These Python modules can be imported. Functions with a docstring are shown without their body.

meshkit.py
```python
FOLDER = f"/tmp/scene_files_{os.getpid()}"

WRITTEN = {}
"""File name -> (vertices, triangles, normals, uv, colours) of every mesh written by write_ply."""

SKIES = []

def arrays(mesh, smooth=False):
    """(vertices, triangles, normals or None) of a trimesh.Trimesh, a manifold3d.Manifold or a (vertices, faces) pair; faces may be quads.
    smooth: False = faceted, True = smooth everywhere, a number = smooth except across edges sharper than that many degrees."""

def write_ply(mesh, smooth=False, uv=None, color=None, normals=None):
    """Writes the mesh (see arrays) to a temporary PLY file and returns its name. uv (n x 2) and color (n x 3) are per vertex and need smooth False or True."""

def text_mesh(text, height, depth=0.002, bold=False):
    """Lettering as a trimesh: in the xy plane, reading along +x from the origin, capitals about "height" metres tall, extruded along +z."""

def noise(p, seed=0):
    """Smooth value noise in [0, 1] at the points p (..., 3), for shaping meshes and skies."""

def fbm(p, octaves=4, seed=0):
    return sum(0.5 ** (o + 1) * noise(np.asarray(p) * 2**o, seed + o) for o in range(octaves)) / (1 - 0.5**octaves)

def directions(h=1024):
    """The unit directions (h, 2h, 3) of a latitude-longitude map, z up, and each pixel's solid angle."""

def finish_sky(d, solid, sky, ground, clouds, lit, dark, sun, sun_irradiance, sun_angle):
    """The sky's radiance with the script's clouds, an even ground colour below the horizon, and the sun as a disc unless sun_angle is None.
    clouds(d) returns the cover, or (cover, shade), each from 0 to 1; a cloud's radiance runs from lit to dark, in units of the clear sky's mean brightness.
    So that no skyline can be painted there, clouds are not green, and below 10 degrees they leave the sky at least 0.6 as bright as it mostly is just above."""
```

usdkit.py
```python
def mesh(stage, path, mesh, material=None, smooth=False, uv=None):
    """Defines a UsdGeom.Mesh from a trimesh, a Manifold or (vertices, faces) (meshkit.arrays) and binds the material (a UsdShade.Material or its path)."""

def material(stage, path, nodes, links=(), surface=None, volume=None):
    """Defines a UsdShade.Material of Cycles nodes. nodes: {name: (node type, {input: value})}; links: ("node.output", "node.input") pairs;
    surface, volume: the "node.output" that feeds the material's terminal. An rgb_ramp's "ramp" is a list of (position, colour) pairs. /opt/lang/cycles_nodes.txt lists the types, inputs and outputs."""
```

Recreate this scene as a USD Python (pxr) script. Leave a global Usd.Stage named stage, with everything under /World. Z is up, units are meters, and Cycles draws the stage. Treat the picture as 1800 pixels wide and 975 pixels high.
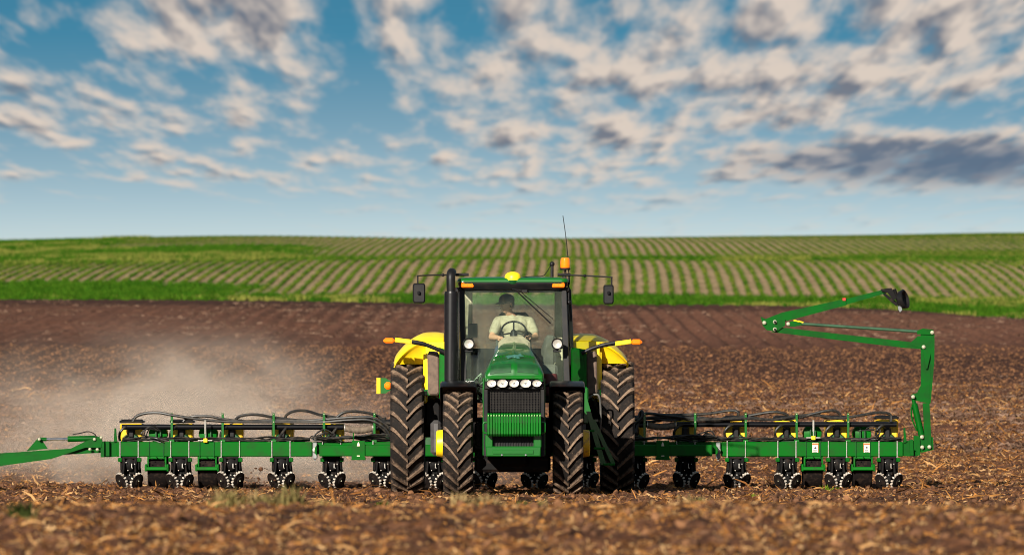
import math, random
import numpy as np
import trimesh
import usdkit
import meshkit
from pxr import Usd, UsdGeom, UsdLux, UsdShade, Sdf, Gf, Vt
from scipy.interpolate import PchipInterpolator
from scipy.spatial.transform import Rotation

stage = Usd.Stage.CreateInMemory()
UsdGeom.SetStageUpAxis(stage, UsdGeom.Tokens.z)
UsdGeom.SetStageMetersPerUnit(stage, 1.0)
world = UsdGeom.Xform.Define(stage, '/World')
stage.SetDefaultPrim(world.GetPrim())
UsdGeom.Scope.Define(stage, '/World/Looks')

# ------------------------------------------------------------------ camera, sky, sun, exposure
EYE = 1.2                       # the lens is 1.2 m above the field; the tractor's rear axle is 100 m away
FPX = 12000.0                   # a 240 mm lens on a 36 mm frame, in photo pixels
cam = UsdGeom.Camera.Define(stage, '/World/camera')
cam.AddTranslateOp().Set(Gf.Vec3d(0, 0, EYE))
cam.AddRotateXOp().Set(90.0)
cam.CreateFocalLengthAttr(240.0)
cam.CreateHorizontalApertureAttr(36.0)
cam.CreateVerticalApertureAttr(36.0 * 554 / 1024)
cam.CreateVerticalApertureOffsetAttr((720 - 487.5) / 1800 * 36.0)
cam.CreateFStopAttr(3.7)
cam.CreateFocusDistanceAttr(98.5)
cam.CreateClippingRangeAttr(Gf.Vec2f(1.0, 100000.0))
cam.CreateExposureAttr(0.87)

SUN_DIR = np.array([-0.34, -0.86, 0.365]); SUN_DIR /= np.linalg.norm(SUN_DIR)   # towards the sun: behind the camera's left shoulder
SUN_EL = math.asin(SUN_DIR[2]); SUN_ROT = math.atan2(SUN_DIR[0], SUN_DIR[1])
sun = UsdLux.DistantLight.Define(stage, '/World/sun')
sun.CreateIntensityAttr(1.25); sun.CreateAngleAttr(0.5); sun.CreateNormalizeAttr(True)
sun.CreateColorAttr(Gf.Vec3f(1.0, 0.93, 0.82))
_q = Rotation.align_vectors([SUN_DIR], [[0, 0, 1]])[0].as_quat()
sun.AddOrientOp().Set(Gf.Quatf(float(_q[3]), float(_q[0]), float(_q[1]), float(_q[2])))

def sky_material():
    N, L = {}, []
    def n(name, kind, **kw): N[name] = (kind, kw); return name
    def l(a, b): L.append((a, b))
    n('tc', 'texture_coordinate'); n('sep', 'separate_xyz'); l('tc.generated', 'sep.vector')
    def m(name, op, a, b=None, c=None, clamp=False):
        kw = {'math_type': op, 'use_clamp': clamp}
        for k, v in (('value1', a), ('value2', b), ('value3', c)):
            if isinstance(v, (int, float)): kw[k] = float(v)
        n(name, 'math', **kw)
        for k, v in (('value1', a), ('value2', b), ('value3', c)):
            if isinstance(v, str): l(v, f'{name}.{k}')
        return name + '.value'
    # the air's gradient is steeper near the horizon than the clear-sky model's: lift the height of the ray before the sky looks it up
    a = m('a1', 'subtract', 'sep.z', 0.019)
    a = m('a2', 'multiply', a, -SKY_B)
    a = m('a3', 'exponent', a)
    a = m('a4', 'subtract', 1.0, a)
    a = m('a5', 'multiply', a, 0.7)
    a = m('a6', 'multiply_add', 'sep.z', 0.3, a)
    zz = m('zz', 'maximum', a, 0.012)
    n('cv', 'combine_xyz'); l('sep.x', 'cv.x'); l('sep.y', 'cv.y'); l(zz, 'cv.z')
    n('nv', 'vector_math', math_type='normalize'); l('cv.vector', 'nv.vector1')
    n('sky', 'sky_texture', sky_type='single_scattering', sun_disc=False, sun_elevation=SUN_EL, sun_rotation=SUN_ROT,
      altitude=100.0, air_density=1.0, aerosol_density=0.6, ozone_density=2.0)
    l('nv.vector', 'sky.vector')
    n('hs', 'hsv', hue=0.468, value=SKY_VAL, fac=1.0); l('sky.color', 'hs.color')
    n('sat', 'map_range', from_min=0.024, from_max=0.055, to_min=SKY_SAT[0], to_max=SKY_SAT[1], clamp=True); l('sep.z', 'sat.value'); l('sat.result', 'hs.saturation')
    # clouds: a flat layer seen in perspective
    den = m('d1', 'add', zz, 0.20)
    px = m('px', 'divide', m('px0', 'multiply', 'sep.x', 27.0), den)
    py = m('py', 'divide', m('py0', 'multiply', 'sep.y', 2.6), den)
    n('pv', 'combine_xyz', z=0.0); l(px, 'pv.x'); l(py, 'pv.y')
    def noise(name, scale, detail, rough, off=(0, 0, 0), dist=0.0):
        n(name + 'm', 'mapping', mapping_type='point', location=off, scale=(1, 1, 1)); l('pv.vector', name + 'm.vector')
        n(name, 'noise_texture', dimensions='2D', type='fBM', scale=scale, detail=detail, roughness=rough, distortion=dist)
        l(name + 'm.vector', name + '.vector'); return name + '.fac'
    OX, OY = CLOUD_OFF
    base = noise('n1', CLOUD_SC, 6.0, 0.53, (OX, OY, 0), 0.12)
    big = noise('n0', CLOUD_SC * .33, 2.0, 0.5, (OX + 5, OY + 2, 0), 0.2)
    base2 = noise('n1b', CLOUD_SC, 3.0, 0.50, (OX + 0.07, OY - 0.10, 0), 0.12)
    # banks: where the cover is thick or thin (angles in radians from the view axis, elevation)
    bias = None
    for i, (cx, cy, rx, ry, w) in enumerate(CLOUD_BANKS):
        ax, az = (cx - 900) / FPX, (720 - cy) / FPX; sx, sz = FPX / rx, FPX / ry
        n(f'b{i}v', 'combine_xyz', y=0.0); l('sep.x', f'b{i}v.x'); l('sep.z', f'b{i}v.z')
        n(f'b{i}m', 'mapping', mapping_type='point', location=(-ax * sx, 0.0, -az * sz), scale=(sx, 1.0, sz)); l(f'b{i}v.vector', f'b{i}m.vector')
        n(f'b{i}l', 'vector_math', math_type='length'); l(f'b{i}m.vector', f'b{i}l.vector1')
        n(f'b{i}r', 'map_range', range_type='smoothstep', from_min=0.2, from_max=1.0, to_min=w, to_max=0.0, clamp=True); l(f'b{i}l.value', f'b{i}r.value')
        bias = f'b{i}r.result' if bias is None else m(f'b{i}a', 'add', bias, f'b{i}r.result')
    dens0 = m('dens0', 'add', base, bias)
    dens = m('dens', 'multiply_add', m('bigs', 'subtract', big, 0.5), 0.45, dens0)
    n('cov', 'map_range', range_type='smoothstep', from_min=CLOUD_T[0], from_max=CLOUD_T[1], to_min=0.0, to_max=1.0, clamp=True); l(dens, 'cov.value')
    # thin towards the horizon
    n('hz', 'map_range', range_type='smoothstep', from_min=0.028, from_max=0.036, to_min=0.25, to_max=0.96, clamp=True); l('sep.z', 'hz.value')
    bank = DARK_BANK(n, l, m)
    cov = m('cov2', 'maximum', m('cov1', 'multiply', 'cov.result', 'hz.result'), m('bk', 'multiply', m('bk0', 'multiply', bank, 1.7, clamp=True), m('bk1', 'multiply_add', base, 1.3, 0.12, clamp=True), clamp=True))
    # light from the upper right of the layer; thick bottoms are grey
    dl = m('dl', 'subtract', base, base2)
    dl2 = m('dl2', 'multiply_add', dl, 4.6, 0.50)
    thick = m('th', 'subtract', dens, CLOUD_T[1])
    lit = m('lit', 'multiply_add', thick, -2.5, dl2, clamp=True)
    n('cc', 'mix', mix_type='mix', color1=CLOUD_DARK, color2=CLOUD_LIT); l(lit, 'cc.fac')
    n('ck', 'mix', mix_type='mix', color2=CLOUD_BANK); l('cc.color', 'ck.color1'); l(m('dk', 'multiply', bank, 0.85), 'ck.fac')
    n('out', 'mix', mix_type='mix'); l(cov, 'out.fac'); l('hs.color', 'out.color1'); l('ck.color', 'out.color2')
    n('bg', 'background_shader', strength=0.052); l('out.color', 'bg.color')
    return usdkit.material(stage, '/World/Looks/sky', N, L, surface='bg.background')

SKY_B, SKY_SAT, SKY_VAL = 26.0, (0.5, 1.30), 0.95
CLOUD_SC, CLOUD_OFF, CLOUD_T = 2.7, (15.3, 21.7), (0.40, 0.79)
CLOUD_LIT, CLOUD_DARK, CLOUD_BANK = (7.7, 6.55, 5.6), (1.9, 2.05, 2.5), (1.0, 1.6, 2.5)
CLOUD_BANKS = [(1450, 70, 900, 260, 0.15), (1000, 60, 420, 160, 0.06), (385, 30, 220, 110, 0.17), (100, 205, 260, 80, 0.14), (440, 185, 240, 90, 0.10), (60, 40, 300, 130, -0.12),
               (620, 180, 110, 110, -0.10), (1690, 283, 620, 60, 0.36), (1000, 260, 260, 90, 0.11), (250, 400, 500, 90, -0.2), (250, 345, 420, 70, -0.10), (310, 312, 160, 22, 0.17), (850, 140, 160, 60, 0.09), (1250, 220, 300, 60, .07), (1150, 335, 700, 50, .07)]
def DARK_BANK(n, l, m):
    n('dbv', 'combine_xyz', y=0.0); l('sep.x', 'dbv.x'); l('sep.z', 'dbv.z')
    cx, cy, rx, ry = 1720, 290, 600, 66
    ax, az = (cx - 900) / FPX, (720 - cy) / FPX; sx, sz = FPX / rx, FPX / ry
    n('dbm', 'mapping', mapping_type='point', location=(-ax * sx, 0.0, -az * sz), scale=(sx, 1.0, sz)); l('dbv.vector', 'dbm.vector')
    n('dbl', 'vector_math', math_type='length'); l('dbm.vector', 'dbl.vector1')
    n('dbr', 'map_range', range_type='smoothstep', from_min=0.1, from_max=1.0, to_min=1.0, to_max=0.0, clamp=True); l('dbl.value', 'dbr.value')
    return 'dbr.result'

sky = UsdLux.DomeLight.Define(stage, '/World/sky')
UsdShade.MaterialBindingAPI.Apply(sky.GetPrim()).Bind(sky_material())
sky.GetPrim().SetCustomDataByKey('kind', 'structure')

# ------------------------------------------------------------------ helpers
_used = {}
def numbered(name, parent='/World'):
    k = (parent, name); i = _used.get(k, 0); _used[k] = i + 1
    return name if i == 0 else f'{name}_{i:03d}'
def tag(p, label=None, cat=None, group=None, kind=None):
    p = p.GetPrim() if hasattr(p, 'GetPrim') else p
    for k, v in (('label', label), ('category', cat), ('group', group), ('kind', kind)):
        if v: p.SetCustomDataByKey(k, v)
    return p
def obj(name, mesh, mat, parent='/World', smooth=35, label=None):
    """One mesh of the scene; the mesh is given in world coordinates (things stand under Xforms whose move is undone here)."""
    if hasattr(parent, 'GetPath'): parent = str(parent.GetPath())
    path = f'{parent}/{numbered(name, parent)}'
    if hasattr(mesh, 'apply_translation'):
        top = '/'.join(path.split('/')[:3])
        if top in BASE and top != path:
            mesh = mesh.copy(); mesh.apply_translation(-np.array(BASE[top]))
    m = usdkit.mesh(stage, path, mesh, mat, smooth=smooth)
    if label: tag(m, label)
    return m.GetPrim()
BASE = {}
def objs(name, meshes, mat, parent='/World', smooth=35):
    return [obj(name, m, mat, parent, smooth) for m in meshes]
def thing(name, label, cat, base=(0, 0, 0), group=None):
    path = '/World/' + numbered(name)
    x = UsdGeom.Xform.Define(stage, path); x.AddTranslateOp().Set(Gf.Vec3d(*map(float, base)))
    BASE[path] = base
    return tag(x, label, cat, group)

def mat(name, color=None, rough=0.5, metal=0.0, spec=0.5, bump=None, **kw):
    """Plain paint or metal with a little noise in tone and gloss."""
    N = {'p': ('principled_bsdf', {'roughness': rough, 'metallic': metal, 'specular_ior_level': spec, **kw.get('extra', {})}),
         'g': ('geometry', {}), 'n': ('noise_texture', {'scale': kw.get('scale', 9.0), 'detail': 5.0, 'roughness': 0.6})}
    c2 = kw.get('color2', tuple(0.72 * c for c in color))
    N['r'] = ('rgb_ramp', {'ramp': [(kw.get('lo', 0.38), c2), (kw.get('hi', 0.56), color)]})
    L = [('g.position', 'n.vector'), ('n.fac', 'r.fac'), ('r.color', 'p.base_color')]
    if bump:
        N['bn'] = ('noise_texture', {'scale': bump[0], 'detail': 4.0}); N['b'] = ('bump', {'strength': bump[1], 'distance': bump[2]})
        L += [('g.position', 'bn.vector'), ('bn.fac', 'b.height'), ('b.normal', 'p.normal')]
    return usdkit.material(stage, f'/World/Looks/{name}', N, L, surface='p.BSDF')

# ------------------------------------------------------------------ the land
_zk = np.array([(-2000, 0), (0, 0), (34, 0), (44, .20), (53, .40), (61, .20), (70, .03), (77, 0), (92, 0), (109, 0), (125, .25), (150, .95), (200, 2.2), (250, 3.7), (310, 5.75), (335, 6.35),
                (352, 6.5), (378, 6.75), (400, 7.7), (450, 10.8), (470, 11.55), (500, 12.05), (540, 13.3), (600, 15.6), (660, 17.6), (700, 18.2), (800, 18.5), (1500, 17), (4000, 8)], float)
_zc = PchipInterpolator(_zk[:, 0], _zk[:, 1])
_crest = PchipInterpolator([-400, -49.5, -36, -22, 0, 22, 36, 49.5, 400], [-1.2, -.28, -.02, .2, -.05, .2, .42, .62, .9])
_edge = PchipInterpolator([-300, -25, -11, 0, 11, 18, 25, 300], [.6, .24, .17, 0, -.06, -.25, -.7, -2.0])
def sstep(a, b, x):
    t = np.clip((x - a) / (b - a), 0, 1); return t * t * (3 - 2 * t)
def land(x, y):
    """The height of the ground without its clods."""
    xx = np.clip(x, -390, 390)
    z = _zc(np.clip(y, -2000, 4000))
    z = z + _crest(xx) * sstep(420, 640, y)
    z = z + _edge(np.clip(xx, -290, 290)) * np.exp(-((y - 335) / 55.0) ** 2)
    w = sstep(380, 440, y) * (1 - sstep(720, 900, y))
    z = z + w * 0.55 * (meshkit.fbm(np.stack([x / 34, y / 60, 0 * x + .5], -1), 3, 5) - .5)
    w2 = sstep(118, 160, y) * (1 - sstep(300, 340, y))
    z = z + w2 * 0.30 * (meshkit.fbm(np.stack([x / 11, y / 30, 0 * x + .5], -1), 2, 8) - .5)
    return z
def sheet(xs, ys, zf):
    X, Y = np.meshgrid(xs, ys); Z = zf(X, Y)
    nx, ny = len(xs), len(ys)
    i = np.arange((ny - 1) * nx).reshape(ny - 1, nx)[:, :-1].ravel()
    f = np.stack([i, i + 1, i + nx + 1, i + nx], 1)
    return np.stack([X, Y, Z], -1).reshape(-1, 3), f
def grow(a, b, s0, k):
    out, s = [a], s0
    while out[-1] < b: out.append(out[-1] + s); s *= k
    return np.array(out)
def clods(x, y):
    p = np.stack([x, y, 0 * x], -1)
    near = 1 - sstep(110, 260, y)
    c = 0.085 * (meshkit.fbm(p * [1.6, 1.6, 1], 2, 2) - .5) + 0.11 * (meshkit.noise(p * [5.2, 5.2, 1], 3) - .5) + 0.075 * (meshkit.noise(p * [11, 11, 1], 4) - .5)
    far = 0.16 * (meshkit.noise(p * [1.3, .8, 1], 6) - .5) + .15 * (meshkit.noise(p * [2.9, 1.7, 1], 7) - .5)
    fur = 0.045 * np.cos(2 * np.pi * (x + .5 * (meshkit.noise(p * [.03, .012, 1], 9) - .5)) / 0.762) * sstep(112, 135, y) * (.3 + 1.5 * meshkit.noise(p * [.12, .03, 1], 13)) * (1 + .6 * sstep(-2, 6, x))
    trk = -.13 * np.exp(-((x + 5.35 + .25 * np.sin(y / 40)) / .30) ** 2) * sstep(165, 180, y) * (1 - sstep(268, 285, y))
    return c * near + (far * .55 + fur) * (1 - near * .8) * (1 - sstep(300, 342, y) * .7) + trk
def field_z(x, y): return land(x, y) + clods(x, y) - 0.05 * np.exp(-((y - 98.5) / 9) ** 2)
def soil_material():
    N, L = {}, []
    def n(name, kind, **kw): N[name] = (kind, kw)
    def l(a, b): L.append((a, b))
    n('g', 'geometry')
    n('n1', 'noise_texture', scale=3.0, detail=8.0, roughness=0.72); l('g.position', 'n1.vector')
    n('r1', 'rgb_ramp', ramp=[(0.34, (.016, .008, .005)), (0.47, (.066, .028, .014)), (0.60, (.16, .072, .034)), (0.72, (.32, .17, .085))]); l('n1.fac', 'r1.fac')
    # flecks of chopped stalk, beyond where the stalks are built singly
    n('mp', 'mapping', mapping_type='point', scale=(1.0, 0.35, 1.0)); l('g.position', 'mp.vector')
    n('n2', 'noise_texture', scale=7.0, detail=4.0, roughness=0.75, distortion=1.2); l('mp.vector', 'n2.vector')
    n('r2', 'rgb_ramp', ramp=[(0.55, (0, 0, 0)), (0.70, (1, 1, 1))]); l('n2.fac', 'r2.fac')
    # moist, freshly turned bands across the field and dry ones between them
    n('sp', 'separate_xyz'); l('g.position', 'sp.vector')
    n('mb', 'mapping', mapping_type='point', scale=(0.02, 0.055, 0.0)); l('g.position', 'mb.vector')
    n('n3', 'noise_texture', scale=1.0, detail=3.0, roughness=0.6, distortion=0.4); l('mb.vector', 'n3.vector')
    n('w', 'math', math_type='multiply_add', value2=60.0); l('n3.fac', 'w.value1'); l('sp.y', 'w.value3')
    n('wr', 'map_range', from_min=30.0, from_max=430.0, to_min=0.0, to_max=1.0, clamp=True); l('w.value', 'wr.value')
    f = lambda y: (y + 30 - 30) / 400.0
    n('band', 'rgb_ramp', ramp=[(0, (.5,) * 3), (f(105), (.5,) * 3), (f(140), (.62,) * 3), (f(172), (.42,) * 3), (f(195), (.16,) * 3), (f(226), (.08,) * 3), (f(245), (.4,) * 3), (f(270), (.62,) * 3), (f(300), (.5,) * 3), (f(318), (.15,) * 3), (f(400), (.1,) * 3)])
    l('wr.result', 'band.fac')
    n('dry', 'mix', mix_type='mix', color1=(.26, .20, .19), color2=(1.75, 1.70, 1.70)); l('band.color', 'dry.fac')
    n('m1', 'mix', mix_type='multiply', fac=1.0); l('r1.color', 'm1.color1'); l('dry.color', 'm1.color2')
    n('fl', 'math', math_type='multiply', value2=0.55); l('r2.color', 'fl.value1')
    n('fl2', 'math', math_type='multiply'); l('fl.value', 'fl2.value1'); l('band.color', 'fl2.value2')
    n('m2', 'mix', mix_type='mix', color2=(.46, .28, .17)); l('fl2.value', 'm2.fac'); l('m1.color', 'm2.color1')
    # worked ground up the slope is smoother and greyer than the stubble in front of it
    n('r1b', 'rgb_ramp', ramp=[(0.34, (.044, .017, .010)), (0.50, (.092, .038, .022)), (0.70, (.17, .080, .046))]); l('n1.fac', 'r1b.fac')
    n('wk', 'map_range', range_type='smoothstep', from_min=150.0, from_max=205.0, to_min=0.0, to_max=0.85, clamp=True); l('w.value', 'wk.value')
    n('m1b', 'mix', mix_type='mix'); l('wk.result', 'm1b.fac'); l('r1.color', 'm1b.color1'); l('r1b.color', 'm1b.color2'); L.remove(('r1.color', 'm1.color1')); l('m1b.color', 'm1.color1')
    n('p', 'principled_bsdf', roughness=0.95, specular_ior_level=0.15); l('m2.color', 'p.base_color')
    n('bn', 'noise_texture', scale=14.0, detail=6.0, roughness=0.7); l('g.position', 'bn.vector')
    n('b', 'bump', strength=0.8, distance=0.06); l('bn.fac', 'b.height'); l('b.normal', 'p.normal')
    return usdkit.material(stage, '/World/Looks/soil', N, L, surface='p.BSDF')
M_soil = soil_material()

xs = np.arange(-9.2, 9.21, 0.075)
_o = grow(9.275, 27, 0.10, 1.006); _o2 = grow(_o[-1] + .3, 1500, 0.6, 1.22)
xs = np.concatenate([-_o2[::-1], -_o[::-1], xs, _o, _o2])
ys = np.concatenate([-grow(0, 1500, 3, 1.4)[::-1][:-1], np.arange(0, 42, 2.0), np.arange(42, 108, 0.085), grow(108, 346, 0.09, 1.0028)])
v, f = sheet(xs, ys, field_z)
m = usdkit.mesh(stage, '/World/tilled_field', (v, f), M_soil, smooth=True)
tag(m, kind='structure', label='ploughed brown field littered with chopped stalks')

# the far hill: young crop in rows, with grassed waterways between the plots
def px_of(x, y): return 900 + x * FPX / y
def grass_weight(x, y):
    """1 where the hill is grass, 0 where it is planted: bands of grass that follow the hill's folds."""
    wob = meshkit.fbm(np.stack([x / 14, y / 30, 0 * x], -1), 3, 21) - .5
    yy = y + 13 * wob; xx = x + 7 * wob
    g = 1 - sstep(399, 405, yy - 0.03 * x)                                                        # the strip at the hill's foot
    g = np.maximum(g, (1 - sstep(-21, -12, xx - .16 * (yy - 405))) * (1 - sstep(412, 420, yy)))        # it widens on the left
    amt = np.where(x < 0, .42 + .58 * sstep(3, 18, -xx), .40 + .60 * sstep(5, 16, xx))
    g = np.maximum(g, sstep(457, 463, yy - .05 * x) * (1 - sstep(484, 525, yy)) * amt)  # the fold in the middle of the hill
    g = np.maximum(g, sstep(452, 463, yy) * (1 - sstep(565, 592, yy)) * sstep(12, 24, -xx))          # upper left
    g = np.maximum(g, sstep(560, 600, yy) * sstep(32, 38, -xx))
    g = np.maximum(g, .16 * sstep(.50, .70, meshkit.fbm(np.stack([x / 16, y / 26, 0 * x + 4], -1), 3, 27)))
    return np.clip(g, 0, 1)
def hill_material():
    N = {'g': ('geometry', {}), 'a': ('attribute', {'attribute': 'grass'}),
         'n1': ('noise_texture', {'scale': 0.9, 'detail': 6.0, 'roughness': 0.65}), 'r1': ('rgb_ramp', {'ramp': [(0.35, (.17, .115, .060)), (0.62, (.33, .235, .13))]}),
         'mp': ('mapping', {'mapping_type': 'point', 'scale': (.06, .10, 0.0)}), 'n2': ('noise_texture', {'scale': 1.0, 'detail': 6.0, 'roughness': 0.7}),
         'r2': ('rgb_ramp', {'ramp': [(0.3, (.028, .075, .008)), (0.50, (.065, .135, .012)), (0.66, (.20, .21, .04))]}),
         'm': ('mix', {'mix_type': 'mix'}), 'p': ('principled_bsdf', {'roughness': 0.95, 'specular_ior_level': 0.1})}
    L = [('g.position', 'n1.vector'), ('n1.fac', 'r1.fac'), ('g.position', 'mp.vector'), ('mp.vector', 'n2.vector'), ('n2.fac', 'r2.fac'),
         ('a.fac', 'm.fac'), ('r1.color', 'm.color1'), ('r2.color', 'm.color2'), ('m.color', 'p.base_color')]
    return usdkit.material(stage, '/World/Looks/hill', N, L, surface='p.BSDF')
hx = np.arange(-75, 75.1, 0.9); _ho = grow(76, 4000, 2, 1.2); hx = np.concatenate([-_ho[::-1], hx, _ho])
hy = np.concatenate([np.arange(341, 720, 1.0), grow(720, 6000, 4, 1.08)])
v, f = sheet(hx, hy, lambda x, y: land(x, y) - 0.05 + .12 * sstep(341, 360, y))
m = usdkit.mesh(stage, '/World/crop_hill', (v, f), hill_material(), smooth=True)
UsdGeom.PrimvarsAPI(m).CreatePrimvar('grass', Sdf.ValueTypeNames.FloatArray, 'vertex').Set(Vt.FloatArray.FromNumpy(grass_weight(v[:, 0], v[:, 1]).astype(np.float32)))
tag(m, kind='structure', label='rolling hill of young crop rows and grass strips')

# ------------------------------------------------------------------ mesh helpers
def X(px, d): return (px - 900.0) * d / FPX
def Z(py, d): return EYE + (720.0 - py) * d / FPX
def W(px, py, d): return np.array([X(px, d), d, Z(py, d)])
cat_ = trimesh.util.concatenate
def tri(v, f): return trimesh.Trimesh(np.asarray(v, float), np.asarray(f, int), process=False)
def cbox(x0, x1, y0, y1, z0, z1, c=0.006):
    """A box with chamfered edges."""
    c = min(c, .45 * (x1 - x0), .45 * (y1 - y0), .45 * (z1 - z0)); pts = []
    for sx in (0, 1):
        for sy in (0, 1):
            for sz in (0, 1):
                x, y, z = (x1 if sx else x0), (y1 if sy else y0), (z1 if sz else z0)
                ix, iy, iz = (-c if sx else c), (-c if sy else c), (-c if sz else c)
                pts += [(x, y + iy, z + iz), (x + ix, y, z + iz), (x + ix, y + iy, z)]
    return trimesh.convex.convex_hull(np.array(pts))
def pbox(px0, px1, py0, py1, d0, d1, c=0.006):
    return cbox(X(px0, d0), X(px1, d0), d0, d1, Z(py1, d0), Z(py0, d0), c)
def prism(poly, d0, d1, c=0.0, concave=False):
    """A plate with the outline poly (x, z in metres) from depth d0 to d1."""
    from shapely.geometry import Polygon
    pg = Polygon(poly)
    if not pg.is_valid: pg = pg.buffer(0)
    if c and not concave:
        inner = np.array(pg.buffer(-c).exterior.coords); out = np.array(pg.exterior.coords)
        P = [(x, d0 + c, z) for x, z in out] + [(x, d1 - c, z) for x, z in out] + [(x, d0, z) for x, z in inner] + [(x, d1, z) for x, z in inner]
        return trimesh.convex.convex_hull(np.array(P))
    m = trimesh.creation.extrude_polygon(pg, d1 - d0, engine='earcut')
    v = m.vertices; m = tri(np.stack([v[:, 0], d1 - v[:, 2], v[:, 1]], 1), m.faces)
    return m
def pprism(poly, d0, d1, c=0.0, concave=False):
    return prism([(X(a, d0), Z(b, d0)) for a, b in poly], d0, d1, c, concave)
def spline(pts, n=6):
    p = np.asarray(pts, float)
    if len(p) < 3: return p
    q = np.vstack([2 * p[0] - p[1], p, 2 * p[-1] - p[-2]]); out = []
    for i in range(1, len(q) - 2):
        for t in np.arange(n) / n:
            out.append(.5 * (2 * q[i] + (q[i + 1] - q[i - 1]) * t + (2 * q[i - 1] - 5 * q[i] + 4 * q[i + 1] - q[i + 2]) * t ** 2 + (3 * q[i] - q[i - 1] - 3 * q[i + 1] + q[i + 2]) * t ** 3))
    return np.vstack([out, p[-1]])
def tube(pts, r, sides=8, n=6):
    p = spline(pts, n) if n else np.asarray(pts, float)
    t = np.gradient(p, axis=0); t /= np.linalg.norm(t, axis=1, keepdims=True) + 1e-12
    a = np.cross(t[0], [0, 0, 1.0] if abs(t[0, 2]) < .9 else [1.0, 0, 0]); a /= np.linalg.norm(a)
    fr = []
    for k in range(len(p)):
        a = a - t[k] * (a @ t[k]); a /= np.linalg.norm(a) + 1e-12; fr.append((a, np.cross(t[k], a)))
    ang = np.arange(sides) * 2 * np.pi / sides; rr = np.broadcast_to(np.asarray(r, float), (len(p),))
    v = np.vstack([p[k] + rr[k] * (np.cos(ang)[:, None] * fr[k][0] + np.sin(ang)[:, None] * fr[k][1]) for k in range(len(p))])
    f = []
    for k in range(len(p) - 1):
        for j in range(sides):
            j2 = (j + 1) % sides; a0, b0, a1, b1 = k * sides + j, k * sides + j2, (k + 1) * sides + j, (k + 1) * sides + j2
            f += [(a0, b0, b1), (a0, b1, a1)]
    c0, c1 = len(v), len(v) + 1; v = np.vstack([v, p[0], p[-1]]); L = (len(p) - 1) * sides
    for j in range(sides):
        j2 = (j + 1) % sides; f += [(c0, j2, j), (c1, L + j, L + j2)]
    return tri(v, f)
def rod(a, b, r, sides=12): return tube([a, b], r, sides, 0)
def lathe(prof, axis, centre, seg=32, close=True):
    """Revolves (along, radius) about an axis ('x', 'y', 'z' or a vector) through centre."""
    prof = np.asarray(prof, float); n = len(prof)
    ax = np.array({'x': (1, 0, 0), 'y': (0, 1, 0), 'z': (0, 0, 1)}[axis] if isinstance(axis, str) else axis, float); ax /= np.linalg.norm(ax)
    u = np.cross(ax, [0, 0, 1.0] if abs(ax[2]) < .9 else [1.0, 0, 0]); u /= np.linalg.norm(u); w = np.cross(ax, u)
    ang = np.arange(seg) * 2 * np.pi / seg
    v = (np.asarray(centre, float) + prof[None, :, 0, None] * ax + prof[None, :, 1, None] * (np.cos(ang)[:, None, None] * u + np.sin(ang)[:, None, None] * w)).reshape(-1, 3)
    f = []
    for s in range(seg):
        s2 = (s + 1) % seg
        for k in range(n - 1):
            a, b, c, d = s * n + k, s * n + k + 1, s2 * n + k + 1, s2 * n + k
            f += [(a, b, c), (a, c, d)]
    m = trimesh.Trimesh(v, f, process=True); m.update_faces(m.nondegenerate_faces()); trimesh.repair.fix_normals(m)
    return m
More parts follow.
